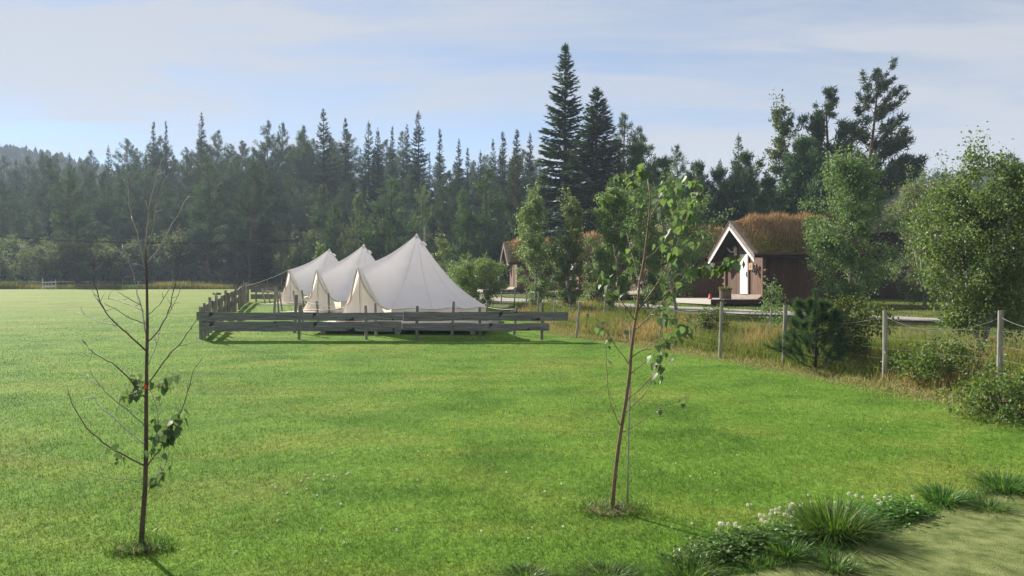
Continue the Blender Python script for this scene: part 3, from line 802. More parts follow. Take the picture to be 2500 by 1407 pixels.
for u, d, top, w, lab in (
    (1965, 49, 345, .78, 'dense blue green pine behind the grass roof of the near cabin'),
    (1880, 52, 440, .9, 'low dense pine left behind the grass roof of the near cabin'),
    (2050, 50, 400, .8, 'dense young pine under the tall leaning pine'),
    (1818, 60, 382, .75, 'soft young pine beside a small spruce tip left of the tall birch'),
    (1760, 62, 418, .9, 'soft young pine filling the gap left of the near cabin roof'),
    (1700, 64, 405, .7, 'dark pine right behind the leafy sapling'),
    (1620, 60, 395, .9, 'dark pine left behind the leafy sapling'),
    (1560, 62, 360, .8, 'dark pine at the foot of the big spruce group')):
    hero('young_pine_tree', yp2, 9, u, d, top, lab, w, rz=R.uniform(0, 6))
for u, d, top, k, lab in (
    (1803, 78, 328, 's1', 'lone small spruce spire in the gap left of the tall birch'),
    (1758, 84, 392, 's3', 'pointed dark pine tip left of the lone small spruce'),
    (1655, 74, 358, 'p3', 'dark pine top behind the leafy sapling, highest of its group'),
    (1600, 76, 378, 's1', 'dark spruce top left behind the leafy sapling'),
    (1690, 86, 398, 's2', 'small spruce tip right of the dark pine top'),
    (1712, 86, 395, 's0', 'second small spruce tip in the low gap behind the leafy sapling')):
    forest_tree(k, u, d, top, lab, None, .95, jit=False)
def behind(u):
    for lim, w in ((1430, 'the slim birches'), (1540, 'the third cabin'), (1680, 'the leafy sapling'), (1790, 'the forked birch'), (2000, 'the near cabin'), (2180, 'the birch beside the near cabin'), (2330, 'the gap between the right hand birches')):
        if u < lim: return w
    return 'the yellowish birch at the right edge'
u = 1330
while u < 2560:
    forest_tree(R.choice('ppys'), u, R.uniform(76, 92), R.uniform(405, 450), 'dark conifer in the wood behind ' + behind(u), 'conifers behind ' + behind(u), .9)
    u += R.uniform(50, 85)
u = 1300
while u < 2540:
    if not (1770 < u < 1990):
        forest_tree(R.choice(('y', 'y', 'b')), u, R.uniform(66, 74), R.uniform(470, 560), 'young tree in the undergrowth behind ' + behind(u), 'undergrowth behind ' + behind(u), 1.0)
    u += R.uniform(60, 95)
for u, d, top, k, w in ((2210, 60, 418, 'y2', 1.1), (2290, 62, 425, 'y0', 1.1), (2380, 58, 425, 'y1', 1.0), (2470, 60, 380, 'y2', 1.2), (2530, 60, 375, 'p3', 1.0), (2150, 58, 425, 'y1', 1.0)):
    forest_tree(k, u, d, top, 'pine in the dark belt behind the right hand birches', 'pines behind the right hand birches', w)

# far wooded ridges: one mass
def far_wood(n, cx, cy, sx, sy, name, label):
    g = np.random.default_rng(5 + n)
    x = cx + g.uniform(-1, 1, n) * sx; y = cy + g.uniform(-1, 1, n) * sy
    mb = MB(); z = gz(x, y); h = g.uniform(3, 6.5, n); r = h * g.uniform(.22, .38, n)
    for lev, (a, b, rr) in enumerate(((.0, .55, 1.0), (.3, .8, .75), (.6, 1.0, .5))):
        k = 6; an = np.arange(k) * 2 * math.pi / k + lev
        jit = g.uniform(.6, 1.25, (n, k))
        ring = np.stack([x[:, None] + np.cos(an) * (r * rr)[:, None] * jit, y[:, None] + np.sin(an) * (r * rr)[:, None] * jit, (z + h * (a + .05))[:, None] + g.uniform(-.5, .5, (n, k))], -1)
        tip = np.stack([x, y, z + h * b], -1)[:, None]
        v = np.concatenate([ring, tip], 1)
        i = np.arange(n)[:, None, None] * (k + 1)
        j = np.arange(k)
        f = np.stack([j, (j + 1) % k, np.full(k, k)], -1)[None] + i
        mb.add(v.reshape(-1, 3), f.reshape(-1, 3))
    o = mb.build(name, M['farwood'])
    return tag(o, label, 'wood', kind='stuff')
far_wood(6500, -290, 400, 210, 150, 'far_forest', 'distant blue forested ridge at the far left')
far_wood(5000, 220, 300, 150, 110, 'far_forest', 'distant wooded hill at the far right')
# ------------------------------------------------------------------ tents
def rotz(a): c, s = math.cos(a), math.sin(a); return np.array([[c, -s, 0], [s, c, 0], [0, 0, 1.0]])
TR, TH, TW = 2.45, 3.0, .44           # radius, height, wall height
DOOR_A = math.radians(229)            # where the door looks (from +x, counter-clockwise)
AF_H, AF_W, AF_R = 1.80, 1.28, 2.50   # door frame: top height, half width at foot, distance from the centre
def roof_profile(f):                  # f 0 at the peak, 1 at the eave: sagging canvas line
    return TH - (TH - TW) * (f + .135 * np.sin(np.pi * f))
def tent_point(th, f, g):             # a point of the canvas in the tent's own frame, door along +x
    n_g = 12
    sc = abs(((th * n_g / (2 * math.pi)) + .5) % 1 - .5) * 2    # 0 at a guy point, 1 midway
    rr = (TR + .10) * f * (1 - .055 * sc * f ** 1.5)
    z = roof_profile(f) + .045 * sc * f ** 2 + .012 * math.sin(th * 23 + f * 3 + g) * f * (1 - f)
    # the ridge that runs from the peak to the top of the door frame
    d = abs((th + math.pi) % (2 * math.pi) - math.pi)
    half = math.atan2(AF_W, AF_R * .93)
    if d < half * 1.9:
        k = max(0, 1 - d / half)
        zr = TH - (TH - AF_H) * (f + .13 * math.sin(math.pi * f))
        kk = k * k * (1 - .35 * (1 - k)) if d < half else 0
        z = z * (1 - kk) + zr * kk
        rr = rr * (1 - kk) + (AF_R + .05) * f * kk
    return np.array([rr * math.cos(th), rr * math.sin(th), z])
def make_tent(idx, loc, label):
    t = thing('bell_tent', label, 'tent', loc, DOOR_A, 'white bell tents on platforms')
    nth, nf = 96, 22
    half = math.atan2(AF_W, AF_R * .93)
    roof = MB()
    P = np.array([[tent_point(2 * math.pi * i / nth, .012 + .988 * j / (nf - 1), idx) for i in range(nth)] for j in range(nf)])
    i = np.arange(nth); k = (i + 1) % nth
    q = np.concatenate([np.stack([j * nth + i, j * nth + k, (j + 1) * nth + k, (j + 1) * nth + i], -1) for j in range(nf - 1)])
    roof.add(P.reshape(-1, 3), q)
    ro = roof.build('roof', M['canvas'], t, True)
    # cap at the peak and its little vents
    cap = MB(); cap.tube([(0, 0, TH - .13), (0, 0, TH - .05), (0, 0, TH + .03)], [.105, .06, .012], 14)
    cap.build('peak_cap', M['canvas'], ro, True)
    for a in (math.radians(100), math.radians(165), math.radians(-100), math.radians(215)):
        v = MB(); c = np.array([.30 * math.cos(a), .30 * math.sin(a), float(roof_profile(.118)) + .02])
        tang = np.array([-math.sin(a), math.cos(a), 0]); rad = np.array([math.cos(a), math.sin(a), 0])
        ring = [c + tang * .075 * math.cos(q_) + (UP * .07 + rad * .10) * math.sin(q_) for q_ in np.linspace(0, math.pi, 7)]
        back = [p - rad * .12 + UP * .10 for p in ring]
        v.add(np.array(ring + back), [[n, n + 1, n + 8, n + 7] for n in range(6)])
        v.build('vent', M['canvas'], ro, True)
    # hem along the eave
    hem = MB(); ths = [2 * math.pi * n / nth for n in range(nth + 1)]
    hem.tube([tent_point(a, 1.0, idx) - UP * .01 for a in ths if abs((a + math.pi) % (2 * math.pi) - math.pi) >= half], .012, 5)
    hem.build('hem', M['seam'], ro, True)
    # seams from the peak to the guy points
    for n in range(12):
        a = 2 * math.pi * n / 12
        if abs((a + math.pi) % (2 * math.pi) - math.pi) < half * .9: continue
        sm = MB(); sm.tube([tent_point(a, f, idx) + UP * .004 for f in np.linspace(.1, 1, 10)], .006, 4)
        sm.build('seam', M['canvas'], ro, True)
    # wall, gathered a little
    wall = MB(); aa = np.linspace(half, 2 * math.pi - half, 110)
    zz = np.array([0, .15, .3, TW + .02])
    W = np.array([[[(TR - .03 + .018 * math.sin(a * 31 + idx) * (1 - z / TW)) * math.cos(a), (TR - .03 + .018 * math.sin(a * 31 + idx) * (1 - z / TW)) * math.sin(a), z] for a in aa] for z in zz])
    wall.v.append(W.reshape(-1, 3)); n = len(aa)
    wall.f[4] = [np.concatenate([np.stack([r_ * n + np.arange(n - 1), r_ * n + np.arange(1, n), (r_ + 1) * n + np.arange(1, n), (r_ + 1) * n + np.arange(n - 1)], -1) for r_ in range(3)])]
    wall.n = W.size // 3
    wall.build('wall', M['canvas_door'], t, True)
    # door: two triangular panels hanging in the A frame, closed by a zip
    top = np.array([AF_R - .06, 0, AF_H - .05])
    for sgn in (-1, 1):
        d = MB(); rows, cols = 12, 10; g = np.random.default_rng(idx * 7 + sgn + 3)
        V = []
        for r_ in range(rows):
            f = r_ / (rows - 1)
            for c_ in range(cols):
                e = c_ / (cols - 1)
                foot_y = sgn * (AF_W - .02) * f * (1 + .05 * math.sin(f * 3))
                base = top * (1 - f) + np.array([AF_R - .10 + .05 * (f > .9), 0, .01]) * f
                fold = .030 * math.sin(e * (7 + 5 * (idx == 1)) + sgn + f * 2) * f * (1 + 1.2 * (idx == 1))
                V.append(base + np.array([fold - .14 * e * f * (1 - .3 * f), foot_y * e + sgn * .004, 0]))
        d.add(np.array(V), [[r_ * cols + c_, r_ * cols + c_ + 1, (r_ + 1) * cols + c_ + 1, (r_ + 1) * cols + c_] for r_ in range(rows - 1) for c_ in range(cols - 1)])
        d.build('door_panel', M['canvas_door'], t, True)
        pl = MB()       # trimmed edge of the frame
        edge = [tent_point(sgn * half * e, 1.0, idx) + np.array([.015, 0, -.01]) for e in np.linspace(0, 1.0, 10)]
        pl.tube(edge, [.028] * 9 + [.018], 6)
        pl.build('frame_edge', M['trim'], t, True)
    zp = MB(); zp.tube([top + np.array([.02, 0, 0]), np.array([AF_R - .02, 0, .9]), np.array([AF_R - .05, .02, .02])], .014, 5); zp.build('zip', M['seam'], t, True)
    gs = MB(); gs.tube([(AF_R + .05, -AF_W + .1, .03), (AF_R + .16, -.3, .05), (AF_R + .14, .4, .05), (AF_R + .02, AF_W - .1, .03)], .035, 7); gs.build('rolled_groundsheet', M['trim'], t, True)
    return t
TENTS = [((-3.35, 26.2), .58, 'largest white bell tent right behind the plank fence'),
         ((-6.80, 34.2), .68, 'middle white bell tent with pleated door between the other two'),
         ((-10.15, 41.4), .86, 'farthest and smallest white bell tent, at the left')]
tents = []
for n, ((x, y), z, lab) in enumerate(TENTS):
    tents.append(make_tent(n, (x, y, z), lab))
    # timber platform under it
    pl = thing('tent_platform', ('low timber platform under the largest bell tent', 'low timber platform under the middle bell tent', 'low timber platform under the farthest bell tent')[n], 'platform', (x, y, 0), math.radians(-4), 'timber tent platforms')
    top = z - .004; g0 = float(gz(x, y))
    for k in range(25):
        w = .215; yy = -2.72 + w * (k + .5)
        b = MB(); b.box((-.1, yy, top - .015), (5.6, w - .008, .028)); b.build('deck_board', M['deck'], pl)
    for s_ in (-1, 1):
        sk = MB(); sk.box((-.1, s_ * 2.72, top - .10), (5.66, .03, .14)); sk.build('skirt_board', M['deck'], pl)
        sk = MB(); sk.box((-.1 + s_ * 2.82, 0, top - .10), (.03, 5.40, .14)); sk.build('skirt_board', M['deck'], pl)
        for xq in (-2.5, -.1, 2.3):
            sk = MB(); sk.box((xq, s_ * 2.55, (top - .06 + g0 - .35) / 2), (.16, .16, top - .06 - g0 + .35)); sk.build('footing', M['palepost'], pl)

# ------------------------------------------------------------------ plank fence round the tents
def board(parent, a, b, h, mat, wav=1.0, thick=.035):
    """a horizontal board from a to b (centre line), with an uneven sawn edge"""
    a = np.asarray(a, float); b = np.asarray(b, float); L_ = np.linalg.norm(b - a); n = max(6, int(L_ / .18))
    dx = (b - a) / L_; nn = np.cross(dx, UP); nn /= np.linalg.norm(nn)
    t = np.linspace(0, 1, n); ph = R.uniform(0, 9)
    up = h / 2 + wav * (.010 * np.sin(t * L_ * 2.1 + ph) + .006 * np.sin(t * L_ * 6.3 + ph * 2)); dn = -h / 2 + wav * (.008 * np.sin(t * L_ * 1.7 + ph * 3) + .005 * np.sin(t * L_ * 5.1))
    o = MB(); v = []
    for sgn in (-1, 1):
        for arr in (dn, up):
            v.append(np.stack([t * L_ - L_ / 2, np.full(n, sgn * thick / 2), arr], -1))
    v = np.concatenate(v); i = np.arange(n - 1)
    A, B, C, D = 0, n, 2 * n, 3 * n
    q = np.concatenate([np.stack([A + i, A + i + 1, B + i + 1, B + i], -1), np.stack([C + i + 1, C + i, D + i, D + i + 1], -1), np.stack([B + i, B + i + 1, D + i + 1, D + i], -1), np.stack([A + i + 1, A + i, C + i, C + i + 1], -1)])
    e = np.array([[A, B, D, C], [A + n - 1, C + n - 1, D + n - 1, B + n - 1]])
    o.add(v, np.concatenate([q, e]))
    ob = o.build('board', mat, parent)
    rot = Matrix(np.stack([dx, -nn, np.cross(dx, -nn)], 1).tolist()).to_4x4()
    ob.matrix_local = Matrix.Translation(((a + b) / 2).tolist()) @ rot
    return ob
def post(parent, foot, head, r, mat, name='post', sides=8):
    o = MB(); foot = np.asarray(foot, float); head = np.asarray(head, float)
    o.tube([(0, 0, 0), tuple((head - foot) * .5 + np.array([R.uniform(-1, 1), R.uniform(-1, 1), 0]) * r * .25), tuple(head - foot)], [r * 1.04, r, r * .94], sides)
    ob = o.build(name, mat, parent, False); ob.location = foot
    return ob
FY = 22.0
def fx(u): return (u - 1250) / F * FY
def fz(v): return CAMZ + (HZ - v) / F * FY
fence = thing('board_fence', 'weathered grey two board fence in front of the tents', 'fence')
for (u0, v0), (u1, v1), h in (((480, 774), (984, 775), .240), ((985, 774.5), (1387, 773.5), .265), ((487, 798.5), (980, 799), .290), ((983, 799.5), (1341, 800.5), .225)):
    board(fence, (fx(u0), FY, fz(v0)), (fx(u1), FY, fz(v1)), h, M['oldwood'])
for u, v0 in ((497, 742), (728, 748), (893, 748), (1017, 749), (1173, 752), (1322, 742)):
    x = fx(u); post(fence, (x, FY + .07, float(gz(x, FY)) - .15), (x + R.uniform(-.03, .03), FY + .07, fz(v0)), .045, M['oldpost'])
side = thing('board_fence', 'long plank fence with many posts along the left of the tents', 'fence')
A_ = np.array([fx(484), FY + .15]); B_ = np.array([-15.1, 42.5])
dirv = (B_ - A_) / np.linalg.norm(B_ - A_); nrm = np.array([-dirv[1], dirv[0]])
LF = np.linalg.norm(B_ - A_)
for k in range(21):
    f = (k + .15 * R.random()) / 20.4; p = A_ + (B_ - A_) * f; g0 = float(gz(*p))
    hh = .90 + R.uniform(-.06, .30); off = nrm * (-.06) + np.array([R.uniform(-.03, .03)] * 2)
    post(side, (p[0] + off[0], p[1] + off[1], g0 - .15), (p[0] + off[0] + R.uniform(-.05, .05), p[1] + off[1], g0 + hh), .055, M['oldpost'])
nseg = 6
for k in range(nseg):
    p = A_ + (B_ - A_) * (k / nseg + .004); q = A_ + (B_ - A_) * ((k + 1) / nseg - .004)
    for zc, hh in ((.86, .24), (.42, .27)):
        e0 = float(gz(*p)) + zc + R.uniform(-.05, .05); e1 = float(gz(*q)) + zc + R.uniform(-.05, .05)
        board(side, (p[0] + nrm[0] * .03, p[1] + nrm[1] * .03, e0), (q[0] + nrm[0] * .03, q[1] + nrm[1] * .03, e1), hh, M['oldwood'])
back = thing('board_fence', 'short grey plank fence closing the far end behind the back tent', 'fence')
for zc, hh in ((.70, .32), (.30, .28)):
    board(back, (-15.05, 42.9, float(gz(-15, 43)) + zc), (-7.2, 46.2, float(gz(-7, 46)) + zc), hh, M['oldwood'])
for x, y in ((-14.8, 43.05), (-12.4, 44.1), (-9.8, 45.2), (-7.5, 46.15)):
    post(back, (x, y + .05, float(gz(x, y)) - .1), (x, y + .05, float(gz(x, y)) + .95), .05, M['oldpost'])

# guy posts and ropes
def guy(u0, v0, u1, v1, d, label, r=.042):
    foot = px(u1, v1, d); foot[2] = float(gz(foot[0], d)) - .12
    head = px(u0, v0, d)
    o = thing('guy_post', label, 'post', tuple(foot), group='wooden guy posts around the tents')
    post(o, (0, 0, 0), tuple(head - foot), r, M['oldpost'])
    return head
G1 = [guy(*a) for a in (
    (639, 706, 649, 742, 40, 'slanted guy post farthest left beside the back tent'),
    (650, 706, 662, 740, 40.5, 'slanted guy post second from left beside the back tent'),
    (673, 701, 669, 762, 32, 'tall upright post left of the back tent platform', .06),
    (677, 713, 681, 762, 33.5, 'thin post leaning just right of the tall upright post'),
    (682, 712, 690, 759, 34.5, 'slanted guy post in front of the back tent platform'),
    (716, 711, 722, 750, 37, 'short slanted guy post before the back tent door'),
    (737, 710, 742, 747, 37, 'dark guy post right before the back tent door'),
    (724, 722, 718, 823, 24.2, 'tall guy post just behind the plank fence left of the middle tent', .055),
    (736, 748, 741, 790, 27, 'short slanted post behind the plank fence'),
    (773, 737, 779, 785, 28, 'slanted pale guy post before the middle tent door'),
    (802, 718, 805, 785, 28, 'dark upright guy post before the middle tent door'),
    (916, 742, 919, 822, 23.0, 'dark guy post before the largest tent door'),
    (1108, 738, 1103, 818, 23.2, 'leaning dark guy post before the right part of the largest tent'),
    (1262, 748, 1254, 816, 23.4, 'pale guy post at the right end of the plank fence'),
    (1190, 735, 1188, 790, 25.5, 'guy post at the right corner of the largest tent'))]
def tent_world(n, th, f=1.0):
    p = tent_point(th, f, n); r = rotz(DOOR_A) @ p
    (x, y), z, _ = TENTS[n]; return r + np.array([x, y, z])
def guyrope(p, q, label, sag=.05, r=.008):
    o = MB(); p = np.asarray(p, float); q = np.asarray(q, float)
    t = np.linspace(0, 1, 9)[:, None]
    o.tube(p * (1 - t) + q * t - UP * sag * 4 * t * (1 - t), r, 4)
    ob = o.build('guy_rope', M['rope'], None, True)
    return tag(ob, label, 'rope', 'guy ropes of the tents')
guyrope(tent_world(2, 0, 1.0), (-14.4, 40.4, float(gz(-14.4, 40.4)) + 1.0), 'long rope from the back tent ridge to the side fence', .08)
half_ = math.atan2(AF_W, AF_R * .93)
for n, th, hd, lab in ((2, -half_, 2, 'rope from the back tent corner to the tall upright post'), (2, -half_ * 1.4, 4, 'lower rope from the back tent to a slanted post'),
                       (2, half_, 0, 'rope from the back tent to the farthest left post'), (2, half_ * 1.3, 1, 'rope from the back tent to the second left post'),
                       (1, half_, 7, 'rope from the middle tent corner to the tall post by the fence'), (1, -half_, 9, 'rope from the middle tent to the pale slanted post'),
                       (0, -half_, 8, 'rope from the largest tent corner down to the short slanted post'), (0, -half_ * 1.05, 7, 'long low rope from the largest tent to the tall post by the fence'),
                       (0, math.radians(90), 12, 'rope from the largest tent to the leaning dark post'), (0, math.radians(150), 13, 'pale rope from the right corner of the largest tent'),
                       (0, math.radians(180), 14, 'short rope from the right back of the largest tent')):
    guyrope(tent_world(n, th), G1[hd] - UP * .1, lab)
# ------------------------------------------------------------------ wire fence with rope along the lawn edge
wf = thing('wire_fence', 'post and wire fence with sagging rope along the right lawn edge', 'fence')
tops = []
for u, vb, vt in ((2500 + 190, 1090, 770), (2440, 990, 760), (2158, 938, 760), (1912, 896, 747), (1757, 878, 738), (1606, 840, 736), (1405, 828, 738)):
    b = gpx(u, vb); lean = {1606: .20, 1405: .14, 1912: .05, 1757: .05}.get(u, .02)
    t = np.array([b[0] + lean, b[1], CAMZ + (HZ - vt) / F * b[1]])
    post(wf, b - UP * .2, t, .041, M['palepost'], sides=10); tops.append((b, t))
for x, y in ((1.45, 26.2), (1.0, 29.5), (.6, 33), (.1, 36.5), (-.6, 40.5), (-1.5, 45), (-2.6, 50), (3.4, 27.5)):
    b = gpt(x, y); t = b + np.array([.06, 0, 1.05]); post(wf, b - UP * .2, t, .033, M['palepost'], sides=8)
    if x != 3.4: tops.append((b, t))
for (b0, t0), (b1, t1) in zip(tops[:-1], tops[1:]):
    t = np.linspace(0, 1, 11)[:, None]
    p, q = t0 - UP * .10, t1 - UP * .10
    o = MB(); o.tube(p * (1 - t) + q * t - UP * .20 * 4 * t * (1 - t) * R.uniform(.6, 1.2), .0034, 5); o.build('rope', M['greyrope'], wf, True)
    for f in (.2, .34, .48, .62, .78):
        p, q = b0 * (1 - f) + t0 * f, b1 * (1 - f) + t1 * f
        o = MB(); o.tube(p * (1 - t[::5]) + q * t[::5], .0013, 3); o.build('wire', M['wire'], wf)
# far fence
ff = thing('wire_fence', 'thin pale post and wire fence along the far edge of the field', 'fence')
xx = np.arange(-58, 6, 2.75); prev = None
for x in xx:
    y = 84.9 + .3 * math.sin(x * .3); b = gpt(x, y)
    post(ff, b - UP * .1, b + np.array([R.uniform(-.08, .08), 0, 1.05 + R.uniform(-.1, .12)]), .035, M['palepost'], sides=6)
    if prev is not None:
        o = MB(); o.tube([prev + UP * .85, b + UP * .85], .006, 3); o.build('wire', M['wire'], ff)
    prev = b
# white gate at the far left
gp = gpx(105, 712); gd = 83.6; gxl = tree_at(104, gd); gxr = tree_at(136, gd); g0 = float(gz(gxl, gd))
gate = thing('farm_gate', 'small bleached wooden gate at the far left field edge', 'gate', (gxl, gd, g0))
wgt = gxr - gxl
for x, h in ((0, 1.30), (wgt, 1.12)): post(gate, (x, 0, -.1), (x, 0, h), .055, M['paleplank'], 'gate_post')
for z0, z1, h in ((.78, .86, .13), (.30, .38, .20)):
    board(gate, (0, -.07, z0), (wgt, -.07, z1), h, M['paleplank'], .4).name = 'rail'
for x in (.35, .7, 1.05): post(gate, (x, -.02, .3), (x, -.02, .85), .02, M['paleplank'], 'upright')
br_ = thing('prop_pole', 'thin slanted pole right of the small bleached gate', 'pole', (tree_at(156, gd), gd, g0))
post(br_, (0, 0, -.1), (.55, 0, 1.05), .035, M['oldpost'])

# log seat ring lying on the field
fr = gpx(530, 722)
rg = thing('log_ring', 'small brown log ring lying on the field beyond the side fence', 'log ring', tuple(fr))
for k in range(9):
    a0, a1 = k * 6.283 / 9 + .06, (k + 1) * 6.283 / 9 - .02
    o = MB(); o.tube([(.24 * math.cos(a0), .22 * math.sin(a0), .09), (.24 * math.cos(a1), .22 * math.sin(a1), .09 + R.uniform(-.02, .04))], .09, 8); o.build('log', M['pinebark'] if k % 3 else M['deck'], rg)

# ------------------------------------------------------------------ utility pole and lines
up = gpt(tree_at(1036, 76), 76)
pole = thing('utility_pole', 'grey wooden utility pole behind the front tent peak', 'pole', tuple(up))
ph = CAMZ + (HZ - 555) / F * 76 - up[2]
post(pole, (0, 0, -.3), (.06, 0, ph), .15, M['palepost'], 'shaft', 10)
o = MB(); o.box((0, -.05, ph - .75), (.75, .10, .10)); o.build('crossarm', M['oldpost'], pole)
for x in (-.28, .28):
    o = MB(); o.tube([(x, -.05, ph - .70), (x, -.05, ph - .55)], [.05, .035], 8); o.build('insulator', M['iron'], pole)
for k, (dx, dz) in enumerate(((-.28, 0), (.28, -.12))):
    p = np.array([up[0] + dx, 75.9, up[2] + ph - .55 + dz]); q = np.array([-72.0 + dx, 88, 9.0 + dz]); t = np.linspace(0, 1, 25)[:, None]
    o = MB(); o.tube(p * (1 - t) + q * t - UP * 1.5 * 4 * t * (1 - t), .022, 4)
    tag(o.build('power_line', M['cable'], None, True), ('upper power line sagging left from the utility pole', 'lower power line sagging left from the utility pole')[k], 'power line', 'power lines')

# ------------------------------------------------------------------ cabins
CW, CL = 4.2, 5.2        # gable width, length
def make_cabin(loc, rz, label, detail=True, rise=1.0, nm='cabin', first=True):
    """own frame: gable front faces -x, side wall faces -y (towards the camera); z 0 = deck level"""
    c = thing(nm, label, 'cabin', loc, rz, 'turf roofed cabins along the path')
    y0, y1 = 0.0, CW
    zw = 2.10                     # wall height at the eave
    ridge = 3.80; ym = CW / 2; sl = (ridge - (zw + .02)) / (CW / 2 + .5)
    zr = lambda y: ridge - .22 - abs(y - ym) * sl
    zf = .22
    if detail:
        # gable planks
        n = 14; w = CW / n; dy0, dy1 = 1.52, 2.42
        for k in range(n):
            a, b = k * w, (k + 1) * w; m_ = (a + b) / 2
            zb = zf if not (a < dy1 and b > dy0) else 2.30
            if a < dy1 < b and (b - dy1) > .02: a = dy1; zb = zf
            if a < dy0 < b and (dy0 - a) > .02: b = dy0; zb = zf
            o = MB(); o.add([(0, a, zb), (0, b - .012, zb), (0, b - .012, zr(b - .012)), (0, a, zr(a)), (.04, a, zb), (.04, b - .012, zb), (.04, b - .012, zr(b - .012)), (.04, a, zr(a))],
                            [[0, 3, 2, 1], [4, 5, 6, 7], [0, 4, 7, 3], [1, 2, 6, 5], [0, 1, 5, 4], [3, 7, 6, 2]])
            o.build('plank', M['cabinwood'], c).location.x = -.003 * (k % 3)
        # side planks, in the darker copy with the wall's shade painted in
        n = 18; w = CL / n
        for k in range(n):
            a = k * w; o = MB(); o.box((0, 0, (zw + .25 + .05) / 2), (w - .012, .035, zw + .25 - .05)); ob = o.build('plank', M['cabinshade'], c); ob.location = (a + w / 2 + .05, -.02 - .012 * (k % 2), 0)
        # door
        d = MB(); d.box((-.05, (dy0 + dy1) / 2, zf + 1.03), (.05, dy1 - dy0 - .06, 2.02)); dr = d.build('door', M['white'], c)
        tag(dr, 'white panelled door with diamond window')
        for s_ in (-1, 1):
            for k in range(9):      # slanting boards on the two leaves
                zc = zf + .18 + k * .205; yc = (dy0 + dy1) / 2 + s_ * .205; a_, b_ = yc - .195, yc + .195; sk = s_ * .06
                o = MB(); V = [(x_, y_, z_ + (sk if y_ == b_ else -sk)) for x_ in (-.0795, -.0745) for y_, z_ in ((a_, zc - .096), (b_, zc - .096), (b_, zc + .096), (a_, zc + .096))]
                o.add(V, [[0, 3, 2, 1], [4, 5, 6, 7], [0, 1, 5, 4], [2, 3, 7, 6], [0, 4, 7, 3], [1, 2, 6, 5]])
                o.build('door_board', M['white'], dr)
        o = MB(); zc, yc = zf + 1.52, (dy0 + dy1) / 2; o.add([(-.09, yc, zc - .22), (-.09, yc + .17, zc), (-.09, yc, zc + .22), (-.09, yc - .17, zc)], [[0, 1, 2, 3]]); o.build('diamond_window', M['glassdark'], dr)
        o = MB(); o.box((-.10, dy0 + .12, zf + 1.02), (.02, .035, .26)); o.tube([(-.11, dy0 + .12, zf + 1.0), (-.15, dy0 + .12, zf + 1.0), (-.15, dy0 + .26, zf + 1.0)], .012, 6); o.build('handle', M['iron'], dr)
        for y_, h_ in ((dy0 - .02, 2.12), (dy1 + .02, 2.12)):
            o = MB(); o.box((-.045, y_, zf + h_ / 2), (.05, .09, h_)); o.build('door_trim', M['cabinwood'], c)
        o = MB(); o.box((-.045, (dy0 + dy1) / 2, zf + 2.16), (.055, dy1 - dy0 + .22, .11)); o.build('door_trim', M['cabinwood'], c)
        # corner boards and log ends
        for y_ in (-.03, CW + .03):
            o = MB(); o.box((-.02, y_, zw / 2 + .1), (.16, .16, zw + .05)); o.build('corner_post', M['cabinwood'], c)
        for k in range(3):
            o = MB(); o.tube([(-.02, -.06, .75 + k * .32), (-.02, -.38, .75 + k * .32)], .07, 8); o.build('log_end', M['cabinshade'], c)  # near ends use the plank colour with shade painted in
            o = MB(); o.tube([(-.02, CW + .06, .75 + k * .32), (-.02, CW + .34, .75 + k * .32)], .07, 8); o.build('log_end', M['cabinwood'], c)
    core = MB()
    core.add([(.05, 0, -.1), (.05, CW, -.1), (CL, CW, -.1), (CL, 0, -.1), (.05, 0, zw + .25), (.05, CW, zw + .25), (CL, CW, zw + .25), (CL, 0, zw + .25)], [[0, 3, 7, 4], [3, 2, 6, 7], [2, 1, 5, 6], [1, 0, 4, 5], [0, 1, 2, 3]])
    core.addmulti([(.05, 0, zw + .25), (.05, CW, zw + .25), (.05, ym, ridge - .25), (CL, 0, zw + .25), (CL, CW, zw + .25), (CL, ym, ridge - .25)], [[0, 1, 2], [4, 3, 5]])
    core.build('wall', M['cabinshade'] if detail else M['cabinwood'], c)
    if not detail:
        d = MB(); d.box((.02, 2.0, zf + 1.03), (.05, .85, 2.0)); d.build('door', M['white' if loc[0] > 3 else 'cabinwood'], c)
    # floor beam and piers
    o = MB(); o.box((CL / 2 + .05, -.06, -.08), (CL, .08, .30)); o.build('sill_beam', M['cabinshade'], c)
    for x in (.4, 2.6, CL - .3):
        for y in (.3, CW - .3):
            o = MB(); o.box((x, y, -.45), (.25, .25, .9)); o.build('pier', M['palepost'], c)
    # roof: sod slab on two slopes, overhanging the gable
    x0, x1 = -.75, CL + .5
    ro = None
    for s_ in (-1, 1):
        ye = ym + s_ * (CW / 2 + .5); ze = zw + .02
        nrm_ = np.array([0, s_ * sl, 1.0]) / math.hypot(1, sl)
        n1, n2 = 26, 12; V = []
        g = np.random.default_rng(9)
        for i_ in range(n1):
            for j_ in range(n2):
                f = j_ / (n2 - 1); x = x0 + .10 + (x1 - x0 - .2) * i_ / (n1 - 1); y = ym + (ye - ym) * f; z = ridge + (ze - ridge) * f
                V.append(np.array([x, y, z]) + nrm_ * (.10 + .05 * math.sin(x * 5 + f * 4) * math.sin(f * 7 + x) + (.02 if j_ else .0)))
        o = MB(); o.add(np.array(V), [[i_ * n2 + j_, i_ * n2 + j_ + 1, (i_ + 1) * n2 + j_ + 1, (i_ + 1) * n2 + j_] for i_ in range(n1 - 1) for j_ in range(n2 - 1)])
        sod = o.build('sod_slope', M['sod'], c, True)
